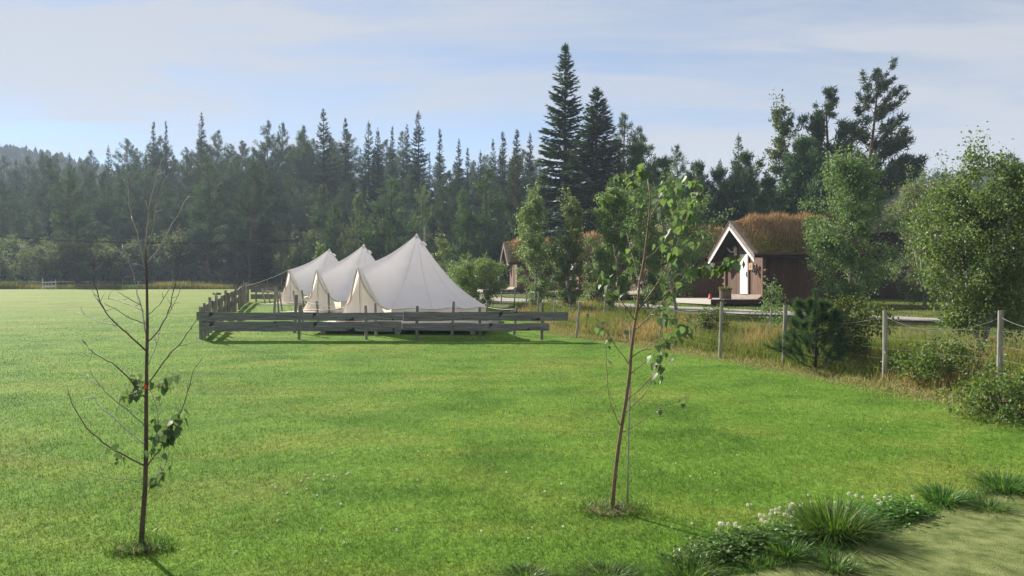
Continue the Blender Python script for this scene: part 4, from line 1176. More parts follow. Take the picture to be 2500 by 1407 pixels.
        o = MB(); o.add([(x0, ym, ridge), (x1, ym, ridge), (x1, ye, ze), (x0, ye, ze), (x0, ym, ridge - .14), (x1, ym, ridge - .14), (x1, ye, ze - .14), (x0, ye, ze - .14)], [[0, 1, 2, 3], [4, 7, 6, 5], [0, 3, 7, 4], [1, 5, 6, 2], [3, 2, 6, 7]])
        o.build('roof_deck', M['rooftar'], c)
        o = MB(); o.tube([(x0 + .1, ye + s_ * .03, ze + .05), (x1 - .1, ye + s_ * .03, ze + .05)], .085, 8); o.build('turf_log', M['cabinshade'], c)
        # grass on the sod
        g = np.random.default_rng(50 + s_); ng = 9000 if detail else 2500
        x = g.uniform(x0 + .15, x1 - .1, ng); f = g.random(ng); y = ym + (ye - ym) * f; z = ridge + (ze - ridge) * f + .13
        p = np.stack([x, y, z], -1); k = np.clip((f - .05) * 1.05, 0, 1)
        tall = (.62 - .48 * k ** .7) * (.45 + .55 * np.sin(x * 2.1 + 1.0) ** 2 * .6 + .45 * g.random(ng)) * smooth(x0, x0 + 1.6, x) + .07
        d_ = np.stack([g.normal(size=ng) * .28, g.normal(size=ng) * .28 + s_ * .15, np.ones(ng)], -1)
        msk = (k + g.normal(size=ng) * .16) < .62
        for mk, mt in ((msk, 'rust'), (~msk, 'moss')):
            b = MB(); b.cards(p[mk], d_[mk], g.normal(size=(mk.sum(), 3)), tall[mk], (.022 if detail else .05) + g.random(mk.sum()) * .012, 'blade', .12)
            gr = b.build('roof_grass', M[mt], c); gr['kind'] = 'stuff'
        # bargeboards
        for x_, th_, hh, mt, dz in ((x0 - .025, .05, .26, 'barge', -.02), (x0 - .045, .03, .15, 'white' if detail else 'barge', -.235)):
            p0 = np.array([x_, ym, ridge + dz + .10]); p1 = np.array([x_, ye + s_ * .12, ze + dz + .10 - .12 * sl])
            o = MB(); o.add([p0, p1, p1 - UP * hh, p0 - UP * hh, p0 + [th_, 0, 0], p1 + [th_, 0, 0], p1 - UP * hh + [th_, 0, 0], p0 - UP * hh + [th_, 0, 0]],
                            [[0, 1, 2, 3], [4, 7, 6, 5], [0, 4, 5, 1], [3, 2, 6, 7], [1, 5, 6, 2]])
            o.build('bargeboard', M[mt], c)
        p0 = np.array([x0 - .06, ym, ridge + .13]); p1 = np.array([x0 - .06, ye + s_ * .12, ze + .13 - .12 * sl])
        o = MB(); o.add([p0, p1, p1 + [.22, 0, 0], p0 + [.22, 0, 0], p0 + UP * .03, p1 + UP * .03, p1 + [.22, 0, .03], p0 + [.22, 0, .03]], [[0, 3, 2, 1], [4, 5, 6, 7], [0, 1, 5, 4], [2, 3, 7, 6], [1, 2, 6, 5]])
        o.build('cover_board', M['barge'], c)
    # deck in front of the door
    for k in range(18):
        o = MB(); o.box((-2.62 + k * .145, CW / 2 + .1, -.015), (.137, CW + .5, .03)); o.build('deck_board', M['deckgrey'], c)
    o = MB(); o.box((-2.72, CW / 2 + .1, -.12), (.04, CW + .5, .24)); o.build('deck_fascia', M['deck'], c)
    o = MB(); o.box((-1.30, -.17, -.13), (2.84, .04, .22)); o.build('deck_fascia', M['cabinshade'], c)  # fascia away from the sun: its shade is painted in by the darker wood
    for x in (-2.5, -.6):
        for y in (.1, CW):
            o = MB(); o.box((x, y, -.55), (.16, .16, 1.0)); o.build('deck_post', M['oldpost'], c)
    o = MB(); o.add([(-.02, 0, zf), (-.02, CW, zf), (-.30, CW, .01), (-.30, 0, .01), (-.02, 0, .01), (-.02, CW, .01)], [[0, 1, 2, 3]]); o.build('threshold_board', M['barge'], c)
    return c
CAB_RZ = math.radians(8)
def cab_pt(base, p): r = rotz(CAB_RZ) @ np.asarray(p, float); return np.asarray(base) + r
C1 = np.array([12.15, 36.0, 1.16])
cab1 = make_cabin(tuple(C1), CAB_RZ, 'near brown log cabin with white door and rusty grass roof', True)
make_cabin((8.2, 44.5, 1.33), CAB_RZ, 'second brown cabin, mostly hidden behind the leafy sapling', False)
make_cabin((4.6, 52.0, 1.45), CAB_RZ, 'third brown cabin with grey deck between the slim birches', False)
make_cabin((.35, 60.0, 1.58), CAB_RZ, 'farthest cabin, its reddish gable peeking left of the slim birches', False)

def onbase(name, label, cat, p, rz=0, group=None): return thing(name, label, cat, tuple(p), rz, group)
# antlers on the gable
an = onbase('antlers', 'pale moose antlers mounted on the near cabin gable', 'antlers', cab_pt(C1, (-.06, 2.95, 2.42)), CAB_RZ)
o = MB(); o.box((0, 0, .02), (.03, .30, .42)); o.build('mount_board', M['deck'], an)
for s_ in (-1, 1):
    o = MB(); b = np.array([-.06, s_ * .04, .05])
    o.tube([b, b + [-.08, s_ * .16, -.05], b + [-.12, s_ * .30, .02], b + [-.14, s_ * .42, .16]], [.03, .035, .04, .015], 6)
    for k in range(4):
        q = b + np.array([-.12, s_ * (.20 + .07 * k), -.02 + .02 * k]); o.tube([q, q + [-.06, s_ * .05, .12], q + [-.05, s_ * .07, .22]], [.022, .015, .005], 5)
    o.build('antler', M['antler'], an, True)
sg = onbase('number_sign', 'small square wooden sign beside the white door', 'sign', cab_pt(C1, (-.07, 1.15, 1.62)), CAB_RZ)
o = MB(); o.box((-.02, 0, 0), (.03, .42, .34)); o.build('panel', M['sign'], sg)
o = MB(); o.box((-.04, .02, 0), (.006, .035, .13)); o.box((-.0405, .0, -.04), (.006, .07, .03)); o.build('mark', M['iron'], sg)
wr = onbase('wall_lantern', 'dark oval wrought lantern on the wall right of the door', 'lantern', cab_pt(C1, (-.08, .55, 1.45)), CAB_RZ)
o = MB(); o.tube([(-.06, .15 * math.cos(a), .24 * math.sin(a)) for a in np.linspace(0, 6.283, 20)], .045, 6); o.build('ring', M['iron'], wr, True)
o = MB(); o.tube([(-.02, 0, -.16), (-.12, 0, 0), (-.02, 0, .16)], [.05, .08, .05], 8); o.build('lamp_glass', M['potwood'], wr, True)
pt = onbase('planter', 'round wooden planter with dry herbs on the cabin deck', 'planter', cab_pt(C1, (-1.75, .42, 0)), CAB_RZ)
for k in range(14):
    a = k * 6.283 / 14; o = MB(); o.box((0, 0, 0), (.035, .118, .46), None); ob = o.build('stave', M['potwood'], pt); ob.location = (.26 * math.cos(a), .26 * math.sin(a), .235); ob.rotation_euler = (0, 0, a)
o = MB(); o.tube([(0, 0, .05), (0, 0, .42)], .24, 14); o.build('soil', M['soil'], pt)
for z in (.10, .38):
    o = MB(); o.tube([(.285 * math.cos(a), .285 * math.sin(a), z) for a in np.linspace(0, 6.283, 21)], .012, 4); o.build('hoop', M['iron'], pt)
g = np.random.default_rng(77); o = MB(); n = 700; a = g.random(n) * 6.283; rr = g.random(n) ** .5 * .25
o.cards(np.stack([rr * np.cos(a), rr * np.sin(a), np.full(n, .40)], -1), np.stack([np.cos(a) * .5 + g.normal(size=n) * .4, np.sin(a) * .5 + g.normal(size=n) * .4, np.ones(n)], -1), g.normal(size=(n, 3)), .12 + .16 * g.random(n), .03, 'blade', .2)
o.build('herbs', M['moss'], pt)['kind'] = 'stuff'
rl = onbase('red_lantern', 'tiny red lantern standing on the cabin deck edge', 'lantern', cab_pt(C1, (-2.45, .6, 0)), CAB_RZ)
o = MB(); o.tube([(0, 0, 0), (0, 0, .05), (0, 0, .07), (0, 0, .20), (0, 0, .26)], [.09, .09, .065, .065, .02], 10); o.build('body', M['red'], rl, True)
o = MB(); o.tube([(0, -.05, .24), (0, 0, .33), (0, .05, .24)], .008, 5); o.build('handle', M['iron'], rl)

# house roof peeping over the right hand birches
hs = thing('house', 'dark timber house whose grey gable roof shows through the right hand birches', 'house', (24.2, 46.0, float(gz(24, 46))), math.radians(20))
hz = 7.6
o = MB(); o.box((4, 5, 2.4), (8, 10, 5.2)); o.build('wall', M['housewood'], hs)
for y in (0, 10):
    o = MB(); o.add([(0, y, 5.0), (8, y, 5.0), (4, y, hz - .2)], [[0, 1, 2]]); o.build('gable', M['housewood'], hs)
for s_ in (-1, 1):
    o = MB(); xe = 4 + s_ * 5.0; ze = hz - 3.2
    o.add([(4, -.9, hz), (xe, -.9, ze), (xe, 10.9, ze), (4, 10.9, hz), (4, -.9, hz - .22), (xe, -.9, ze - .22), (xe, 10.9, ze - .22), (4, 10.9, hz - .22)], [[0, 1, 2, 3], [4, 7, 6, 5], [0, 4, 5, 1], [2, 6, 7, 3], [1, 5, 6, 2]])
    o.build('roof', M['rooftile'], hs)
for x in (1.6, 5.2):
    o = MB(); o.box((x + .6, -.03, 2.6), (1.2, .08, 1.3)); w_ = o.build('window', M['white'], hs)
    for y in (-.3, .3):
        o = MB(); o.box((x + .6 + y, -.08, 2.6), (.5, .03, 1.1)); o.build('pane', M['glassdark'], w_)
# ------------------------------------------------------------------ birches along the path and by the fence
def near_birch(name, seed, u, d, top, width_px, label, mat='birch', low=.12, nleaf=9000, leaf=.065, stems=1, peak=.42, bark='birchbark', whips=6, nlimb=34, x=None, cat='birch', ppow=.8, upw=.9):
    x = tree_at(u, d) if x is None else x
    g0 = float(gz(x, d)); h = CAMZ + (HZ - top) / F * d - g0; rad = width_px / F * d / 2 * (1.22 if nleaf > 3000 else 1.0)
    w, c = broadleaf_meshes(seed, h, rad, low, int(nleaf * (1.7 if nleaf > 6000 else 1.4)), leaf * 1.12, stems, peak, upw, ppow, .72, whips, nlimb)
    t = thing(name, label, cat, (x, d, g0 - .03), 0)
    w.build('trunk', M[bark], t, True); c.build('crown', M[mat], t)
    return t
near_birch('birch_tree', 201, 1302, 33, 478, 86, 'slim upright birch beside the farthest cabin, leftmost of the slim birches', 'birch', .10, 9500, .07, 1, .38, upw=1.5, nlimb=46)
near_birch('birch_tree', 202, 1392, 31, 492, 76, 'slim birch with thin pale trunk hiding the third cabin door', 'birch', .16, 8000, .068, 1, .40, upw=1.5, nlimb=46)
near_birch('birch_tree', 203, 1500, 30, 460, 106, 'bright green birch directly left behind the leafy sapling', 'birchyellow', .14, 9500, .068, 1, .42, upw=1.4, nlimb=46)
near_birch('birch_tree', 204, 1662, 29, 428, 232, 'dense dark birch with forked pale trunk left of the near cabin', 'birchdark', .22, 12000, .07, 2, .45, nlimb=44)
near_birch('birch_tree', 205, 2070, 24.5, 388, 190, 'large dense birch covering the right side of the near cabin', 'birchdark', .07, 17000, .066, 1, .36, nlimb=60, whips=10)
near_birch('birch_tree', 206, 2390, 15.2, 382, 270, 'large yellowish birch with two thin stems at the right edge', 'birchyellow', .20, 20000, .056, 2, .42, 'birchbark', 16, 64)
near_birch('birch_tree', 207, 2255, 33, 425, 170, 'grey green birch in the gap between the two large right hand birches', 'birch', .08, 12000, .075, 2, .42)
near_birch('birch_tree', 208, 2480, 26, 400, 190, 'birch behind the yellowish one at the right edge', 'birchdark', .08, 12000, .07, 2, .42)
near_birch('birch_bush', 209, 1168, 37, 634, 125, 'low bushy birch just right of the largest tent', 'birchyellow', .04, 7500, .075, 3, .45, cat='bush')
near_birch('birch_bush', 210, 1082, 46, 583, 62, 'small pointed bush behind the right slope of the largest tent', 'birch', .04, 3500, .08, 1, .3, cat='bush')
near_birch('birch_bush', 211, 780, 60, 598, 45, 'small light green spruce like bush behind the back tent peak', 'birchyellow', .04, 2200, .10, 1, .25, cat='bush')
near_birch('young_birch', 212, 1884, 20.8, 692, 74, 'little yellow green birch in front of the near cabin wall', 'birchyellow', .10, 620, .062, 1, .45, whips=4, nlimb=14)
near_birch('bush', 213, 2062, 15.6, 738, 150, 'leafy bush growing right of the small pine by the fence', 'shrub', .03, 5200, .050, 4, .55, 'twig', 10, 34, cat='bush')
near_birch('bush', 214, 1738, 21.5, 752, 70, 'thin yellowing bush between two fence posts behind the leafy sapling', 'shrub', .04, 1500, .055, 2, .5, 'twig', 5, 18, cat='bush')
near_birch('bush', 215, 2330, 12.2, 850, 170, 'yellow green leafy bush behind the fence between the last two posts', 'shrub', .02, 3800, .045, 5, .5, 'twig', 4, 30, cat='bush')
near_birch('bush', 216, 2475, 9.6, 915, 230, 'low dark bramble bush around the rightmost fence post', 'shrub', .02, 4200, .042, 6, .4, 'twig', 3, 36, cat='bush', upw=.5)
near_birch('bush', 217, 1500, 24, 790, 60, 'small grey bush low in the dry grass left of the sapling', 'willow', .04, 1000, .05, 3, .5, 'twig', 4, 16, cat='bush')
near_birch('bush', 218, 2470, 21, 640, 230, 'broad low birch bush by the path at the right edge', 'birchdark', .04, 9000, .06, 3, .5, 'twig', 3, 34, cat='bush')
near_birch('bush', 219, 1120, 44, 640, 60, 'small grey green bush between the largest tent and the low bushy birch', 'birchdark', .04, 2500, .08, 3, .5, 'twig', 2, 18, cat='bush')

near_birch('birch_tree', 220, 1448, 36, 590, 80, 'low birch filling the gap between the two slim birches and the bright green one', 'birch', .10, 6500, .075, 2, .42)
near_birch('bush', 223, 1345, 40, 640, 70, 'low grey green bush before the farthest cabin deck', 'birch', .04, 2600, .075, 3, .5, 'twig', 2, 18, cat='bush')
near_birch('birch_tree', 221, 1590, 33, 545, 110, 'low birch behind the trunk of the leafy young tree', 'birchdark', .10, 8000, .07, 2, .42)
# small pine by the fence
def small_pine(u, d, top, rad, label):
    x = tree_at(u, d); g0 = float(gz(x, d)); h = CAMZ + (HZ - top) / F * d - g0
    g = np.random.default_rng(301); wood, crown = MB(), MB()
    wood.tube([(0, 0, -.1), (.02, 0, h * .5), (.0, .01, h)], [.030, .020, .008], 7)
    for lev, f in enumerate((.05, .18, .32, .47, .62, .78)):
        for k in range(7):
            a = k * .9 + lev * .6 + g.normal() * .15; Lb = rad * (1.08 - f * .85) * (.75 + .4 * g.random()); out = np.array([math.cos(a), math.sin(a), 0])
            pts = np.array([0, 0, h * f]) + out * Lb * np.linspace(0, 1, 5)[:, None] + UP * (Lb * np.array([0, .08, .2, .38, .62]))[:, None]
            wood.tube(pts, [.010, .008, .007, .006, .004], 4, cap=False)
            for rr in range(3):
                base = pts[2 + (rr > 0)]; dr = unit(out * (.8 if rr == 0 else .4) + UP * .8 + g.normal(size=3) * .5 * (rr > 0)); ln = Lb * (.55 if rr == 0 else .35)
                n = 190; s = g.random(n) * 1.15 - .1; p = (pts[2] if rr == 0 else base) + dr * (ln * s)[:, None]
                dd = unit(dr * .75 + g.normal(size=(n, 3)) * .55)
                crown.cards(p, dd, g.normal(size=(n, 3)), .105 + .06 * g.random(n), .0085)
    n = 420; s = g.random(n) ** .8; crown.cards(np.array([0, 0, h * .78]) + UP * (s * h * .28)[:, None], unit(g.normal(size=(n, 3)) * .6 + UP * .75), g.normal(size=(n, 3)), .10 + .05 * g.random(n), .008)
    t = thing('young_pine_tree', label, 'pine', (x, d, g0)); wood.build('trunk', M['bark'], t, True); crown.build('crown', M['youngpine'], t)
small_pine(1990, 14.9, 722, .74, 'small soft green pine growing by the wire fence')

# ------------------------------------------------------------------ two young trees on the lawn
def leaf_variants(mat):
    out = []
    for k in range(5):
        g = np.random.default_rng(400 + k); mb = MB()
        # heart to kite shaped blade, toothed, folded on the midrib, drooping tip
        n = 9; t = np.linspace(0, 1, n)
        half_w = np.array([.0, .30, .43, .44, .37, .29, .19, .09, 0]) * (1 + g.normal(size=n) * .05)
        half_w[1:-1:2] *= 1.08
        curl = -.10 * t ** 2 * (1 + .6 * g.random())
        mid = np.stack([t, np.zeros(n), curl], -1)
        lf = np.stack([t - .06 * (half_w > .3), half_w, curl + half_w * (.16 + .12 * g.normal())], -1); rt = np.stack([t - .06 * (half_w > .3), -half_w, curl + half_w * (.16 + .12 * g.normal())], -1)
        v = np.concatenate([mid, lf, rt]); i = np.arange(n - 1)
        mb.add(v, np.concatenate([np.stack([i, i + 1, n + i + 1, n + i], -1), np.stack([i + 1, i, 2 * n + i, 2 * n + i + 1], -1)]))
        mb.tube([(-.32, .0, .10), (-.15, 0, .02), (0, 0, 0)], .012, 4)
        out.append(mb.mesh('leaf', mat, True))
    return out
LEAF = leaf_variants(M['leafA'])
def sapling(name, label, d0, base_px, trunk, branches, bark, r0, leaf_plan, pale=None, ysp=.30, seed=1):
    g = np.random.default_rng(seed)
    b0 = px(*base_px, d0); b0[2] = float(gz(b0[0], d0))
    t = thing(name, label, 'young tree', tuple(b0))
    T = np.array([px(u, v, d0) for u, v in trunk]) - b0; T[0][2] = -.04
    mb = MB(); n = len(T); mb.tube(T, r0 * np.linspace(1, .28, n), 9); mb.build('trunk', M[bark], t, True)
    curves = []
    for bi, (pts, r, dy) in enumerate(branches):
        k = len(pts); s = np.linspace(0, 1, k)
        C = np.array([px(u, v, d0 + dy * ysp * q) for (u, v), q in zip(pts, s)]) - b0
        # denser, slightly knotty
        tt = np.linspace(0, 1, k * 3 - 2); C2 = np.stack([np.interp(tt, s, C[:, i]) for i in range(3)], -1)
        ker = np.array([.25, .5, .25]); C3 = C2.copy(); C3[1:-1] = C2[:-2] * .25 + C2[1:-1] * .5 + C2[2:] * .25
        C3[1:-1] += g.normal(size=C3[1:-1].shape) * .0025
        # start on the trunk
        mb = MB(); mb.tube(C3, r * np.linspace(.50, .14, len(C3)) + .0007, 6); mb.build('branch', M[pale if (pale and r < .0078) else bark], t, True)
        for q in range(int(len(C3) * .28)):    # buds and spur twigs
            j = g.integers(2, len(C3) - 1); e = C3[j] + unit(g.normal(size=3) + UP * .6 + (C3[j] - C3[j - 1]) * 9) * g.uniform(.03, .10)
            mb = MB(); mb.tube([C3[j], (C3[j] + e) / 2 + g.normal(size=3) * .004, e], [.0022, .0018, .001], 4); mb.build('twig', M[pale or bark], t, True)
        curves.append(C3)
    def leaf_at(p, size):
        o = link('leaf', LEAF[g.integers(5)], t); o.location = p
        az = g.random() * 6.283; pitch = g.uniform(.5, 1.45)
        o.rotation_euler = (g.normal() * .5, pitch, az); s = size * g.uniform(.72, 1.2); o.scale = (s, s, s)
    for bi, cnt, f0, f1, size in leaf_plan:
        C = curves[bi]; L_ = len(C)
        for q in range(cnt):
            f = g.uniform(f0, f1) * (L_ - 1); j = int(min(L_ - 2, f)); p = C[j] + (C[j + 1] - C[j]) * (f - j)
            leaf_at(p + g.normal(size=3) * .022 + np.array([0, 0, -.012]), size)
    return t, b0, curves
ltrunk = [(343, 1350), (348, 1280), (354, 1200), (357, 1100), (357, 1000), (358, 900), (360, 800), (359, 720), (357, 640), (355, 612)]
LB = [
 ([(355, 615), (358, 560), (366, 500), (378, 445), (392, 410), (395, 390)], .0077, .3),
 ([(352, 650), (335, 565), (320, 528), (315, 491), (313, 465), (302, 441)], .006, .8),
 ([(358, 625), (372, 572), (379, 520), (390, 472), (412, 426)], .005, -.5),
 ([(359, 645), (387, 609), (412, 565), (435, 524), (453, 489), (464, 480)], .006, .6),
 ([(358, 860), (320, 824), (290, 798), (257, 764), (239, 727), (229, 683), (226, 654), (229, 633)], .0095, .4),
 ([(290, 798), (242, 787), (187, 764)], .005, .9),
 ([(272, 781), (250, 753), (228, 720)], .005, -.5),
 ([(357, 793), (324, 781), (290, 763), (254, 742)], .006, -1.0),
 ([(350, 762), (316, 746), (279, 733), (239, 727)], .005, 1.0),
 ([(346, 748), (313, 729), (287, 715)], .0045, -.6),
 ([(358, 822), (350, 772), (340, 735), (331, 694), (316, 639), (298, 602)], .0075, 1.2),
 ([(359, 838), (387, 809), (405, 776), (420, 731), (431, 676), (438, 624), (451, 580)], .008, .9),
 ([(405, 776), (427, 742), (449, 687)], .005, -.4),
 ([(360, 770), (390, 746), (416, 705), (424, 690)], .005, -1.0),
 ([(358, 900), (375, 864), (387, 831), (394, 794)], .005, .7),
 ([(358, 945), (387, 900), (416, 864), (438, 842), (464, 805), (479, 783)], .008, -.5),
 ([(436, 846), (464, 840), (490, 836)], .004, .2),
 ([(357, 976), (321, 934), (286, 895), (247, 876), (224, 860), (213, 846), (198, 827)], .0085, .8),
 ([(357, 1046), (321, 1012), (278, 977), (243, 944), (218, 903)], .007, -.9),
 ([(243, 944), (212, 930), (185, 907)], .004, .3),
 ([(357, 1090), (313, 1054), (274, 1017), (239, 994), (228, 965)], .007, .9),
 ([(356, 1140), (305, 1113), (263, 1093), (220, 1058), (193, 1019), (173, 984), (166, 953)], .009, .2),
 ([(355, 1181), (305, 1173), (255, 1169), (193, 1153)], .004, -1.0),
 ([(354, 1206), (333, 1222), (305, 1266)], .0035, .8),
 ([(356, 1192), (391, 1167), (408, 1124), (414, 1105)], .005, -.5),
 ([(357, 1146), (387, 1101), (399, 1078), (418, 1047), (442, 1008), (457, 961), (473, 907), (492, 879)], .008, .6),
 ([(357, 1120), (379, 1082), (387, 1043), (385, 1004), (375, 973), (364, 953)], .006, -.8),
 ([(358, 955), (380, 945), (405, 935), (432, 915)], .005, -.7),
 ([(357, 960), (335, 955), (318, 965), (300, 962)], .004, -.6),
 ([(350, 950), (335, 930), (318, 912)], .004, .2)]
LPLAN = [(27, 17, .3, 1.05, .060), (28, 13, .3, 1.05, .054), (29, 13, .2, 1.1, .057), (25, 34, .22, .62, .064), (26, 20, .08, .5, .056), (24, 15, .1, .7, .056), (21, 12, .12, .38, .05), (25, 16, .35, .5, .066)]
lt, lb0, _ = sapling('young_tree', 'nearly bare young tree with few leaves and an orange tag, at the left', 4.79, (343, 1350), ltrunk, LB, 'twig', .0175, LPLAN, 'twigpale', .33, 5)
tp = px(355, 946, 4.765)
tgo = thing('orange_tag', 'small orange red tag on the trunk of the bare young tree', 'tag', tuple(tp))
o = MB(); o.add([(-.009, -.002, -.014), (.009, -.003, -.012), (.011, -.004, .006), (0, -.003, .016), (-.011, -.002, .006)], [[0, 1, 2, 3, 4]]); o.add([(-.009, .002, -.014), (.009, .001, -.012), (.011, 0, .006), (0, .001, .016), (-.011, .002, .006)], [[4, 3, 2, 1, 0]]); o.build('disc', M['orange'], tgo)
rtrunk = [(1493, 1255), (1500, 1180), (1509, 1100), (1517, 1048), (1530, 969), (1538, 909), (1541, 861), (1548, 805), (1557, 750), (1561, 694), (1570, 650), (1576, 609), (1581, 565), (1585, 528), (1588, 484), (1581, 435)]
RB = [
 ([(1514, 1040), (1495, 1000), (1485, 965), (1482, 909), (1479, 850), (1481, 820)], .006, .6),
 ([(1518, 1058), (1550, 1042), (1582, 1020), (1606, 1000), (1633, 987), (1665, 979), (1683, 961)], .0055, -.4),
 ([(1524, 1012), (1566, 973), (1602, 921), (1633, 882), (1655, 846)], .007, .8),
 ([(1529, 980), (1562, 953), (1598, 917), (1617, 886), (1627, 812), (1631, 787)], .007, -.3),
 ([(1538, 915), (1570, 890), (1606, 858), (1640, 822)], .006, -.8),
 ([(1540, 897), (1507, 853), (1481, 809), (1448, 772)], .007, .5),
 ([(1542, 874), (1574, 853), (1607, 831), (1640, 815), (1668, 800)], .0065, -1.0),
 ([(1549, 808), (1585, 776), (1611, 746), (1629, 720), (1659, 694), (1681, 657)], .0085, .6),
 ([(1556, 763), (1577, 735), (1596, 705), (1622, 665), (1651, 602), (1670, 543), (1685, 500)], .009, -.5),
 ([(1551, 785), (1522, 742), (1500, 713), (1480, 690), (1468, 668)], .0065, -.6),
 ([(1561, 700), (1548, 639), (1539, 609), (1530, 570)], .006, .9),
 ([(1572, 638), (1600, 617), (1622, 587), (1640, 546), (1650, 505)], .006, .8),
 ([(1583, 557), (1563, 539), (1553, 502), (1550, 458), (1540, 425)], .006, -.4),
 ([(1585, 535), (1603, 506), (1618, 476), (1625, 445)], .006, .5),
 ([(1637, 690), (1674, 661), (1714, 650), (1755, 644), (1799, 635)], .006, -.3),
 ([(1530, 760), (1511, 735), (1507, 676), (1498, 602)], .004, 1.0),
 ([(1543, 862), (1522, 805), (1511, 750), (1513, 700)], .005, .9),
 ([(1581, 470), (1560, 440), (1530, 428), (1505, 432)], .005, .2),
 ([(1655, 600), (1685, 580), (1712, 568)], .004, .6),
 ([(1660, 570), (1690, 525), (1700, 470), (1690, 440)], .005, -.6),
 ([(1640, 546), (1650, 480), (1660, 440)], .005, .7),
 ([(1590, 770), (1620, 770), (1650, 775), (1690, 790)], .005, -.9),
 ([(1581, 435), (1575, 418), (1560, 412)], .005, .0)]
RPLAN = [(0, 3, .5, 1, .05), (1, 9, .45, 1, .045), (2, 4, .4, .8, .055), (3, 12, .42, .75, .062), (4, 10, .5, 1.05, .06), (5, 8, .55, 1.05, .052), (6, 22, .5, 1.1, .064), (7, 22, .35, 1.05, .068), (8, 24, .35, 1.05, .068),
         (9, 14, .4, 1.1, .068), (10, 11, .3, 1.1, .062), (11, 18, .35, 1.1, .066), (12, 14, .4, 1.1, .068), (13, 13, .3, 1.1, .066), (14, 30, .25, 1.05, .082), (15, 5, .4, 1, .045), (16, 6, .3, 1, .05), (17, 16, .2, 1.1, .068), (18, 9, .2, 1.1, .068), (19, 18, .3, 1.1, .066), (20, 13, .3, 1.1, .066), (21, 14, .3, 1.1, .064), (22, 8, .1, 1.1, .068)]
rt_, rb0, _ = sapling('young_tree', 'slender leafy young tree leaning right in the right half of the lawn', 5.62, (1493, 1255), rtrunk, RB, 'trunkred', .0165, RPLAN, None, .42, 9)
stq = [px(u, v, 5.66) for u, v in ((1532, 1240), (1534, 1100), (1538, 950), (1541, 860), (1537, 800))]
st = thing('support_stick', 'thin straight support stick beside the leafy young tree', 'stick', tuple(stq[0]))
o = MB(); o.tube(np.array(stq) - stq[0] - np.array([0, 0, .02]) * np.array([1, 0, 0, 0, 0])[:, None], [.0065, .006, .0055, .005, .0045], 7); o.build('stick', M['twigpale'], st, True)
# planting mounds
for (bx, by, _), lab, w in ((lb0, 'dug soil patch with straw at the foot of the bare young tree', .13), (rb0, 'dry straw mulch ring at the foot of the leafy young tree', .19)):
    g = np.random.default_rng(int(abs(bx) * 100)); mu = thing('mulch_patch', lab, 'mulch', (bx, by, float(gz(bx, by))))
    o = MB(); n1, n2 = 20, 6; V = [(0, 0, .050)]
    for j in range(1, n2):
        for i in range(n1):
            a = i * 6.283 / n1; r_ = w * j / (n2 - 1) * (1 + .18 * math.sin(a * 3 + bx)); V.append((r_ * math.cos(a), r_ * math.sin(a) * .8, .045 * (1 - (j / (n2 - 1)) ** 2) + .008 * g.normal() + .012))
    o.addmulti(V, [[0, 1 + i, 1 + (i + 1) % n1] for i in range(n1)], [[1 + j * n1 + i, 1 + (j + 1) * n1 + i, 1 + (j + 1) * n1 + (i + 1) % n1, 1 + j * n1 + (i + 1) % n1] for j in range(n2 - 2) for i in range(n1)])
    o.build('soil_mound', M['soil'], mu, True)
    n = 420; a = g.random(n) * 6.283; r_ = w * 1.15 * g.random(n) ** .6
    o = MB(); o.cards(np.stack([r_ * np.cos(a), r_ * np.sin(a) * .8, .03 + .02 * g.random(n)], -1), np.stack([g.normal(size=n), g.normal(size=n), .25 * g.random(n)], -1), UP + g.normal(size=(n, 3)) * .2, .04 + .06 * g.random(n), .004)
    o.build('straw', M['straw'], mu)['kind'] = 'stuff'
    n = 420; a = g.random(n) * 6.283; r_ = w * (.3 + 1.3 * g.random(n))
    o = MB(); o.cards(np.stack([r_ * np.cos(a), r_ * np.sin(a) * .8, np.full(n, .01)], -1), np.stack([g.normal(size=n) * .5, g.normal(size=n) * .5, np.ones(n)], -1), g.normal(size=(n, 3)), .06 + .08 * g.random(n), .006, 'blade', .3)
    o.build('grass', M['tuft'], mu)['kind'] = 'stuff'

# ------------------------------------------------------------------ grass
def in_front(n, r1, r2, g, spread=.78):
    """points in front of the viewer, thinning with the square of the distance"""
    r = r1 * (r2 / r1) ** g.random(n); a = g.uniform(-spread, spread, n)
    return r * np.sin(a), r * np.cos(a), r
g = np.random.default_rng(900)
x, y, r = in_front(430000, 3.6, 44, g)
ok = (x < edge_x(y) + .05) & ~on_turf(x, y) & (g.random(len(x)) < 1 - .97 * smooth(16, 42, r))
for (tx, ty), tz, _ in TENTS: ok &= (x - tx) ** 2 + (y - ty) ** 2 > 8.5
x, y, r = x[ok], y[ok], r[ok]; n = len(x)
patch = .5 + .5 * np.sin(x * 1.9 + 2 * np.sin(y * 1.3)) * np.sin(y * 1.5 + 1.7 * np.sin(x * .9)); tuftn = .5 + .5 * np.sin(x * 7.1 + 3 * np.sin(y * 4.3)) * np.sin(y * 6.7 + 2 * np.sin(x * 5.9))
ln = (.016 + .018 * g.random(n)) * (.75 + .40 * patch + .35 * tuftn) + .0004 * r
lean = np.stack([g.normal(size=n) * .55 + .25 * np.sin(y * 2.2 + x), g.normal(size=n) * .55 + .2 * np.sin(x * 1.7), np.ones(n)], -1)
mb = MB(); mb.cards(np.stack([x, y, gz(x, y) + .016], -1), lean, g.normal(size=(n, 3)), ln, .0028 + .00045 * r, 'tri')
tag(mb.build('lawn_grass', M['blade']), 'short mown grass blades of the lawn', 'grass', kind='stuff')

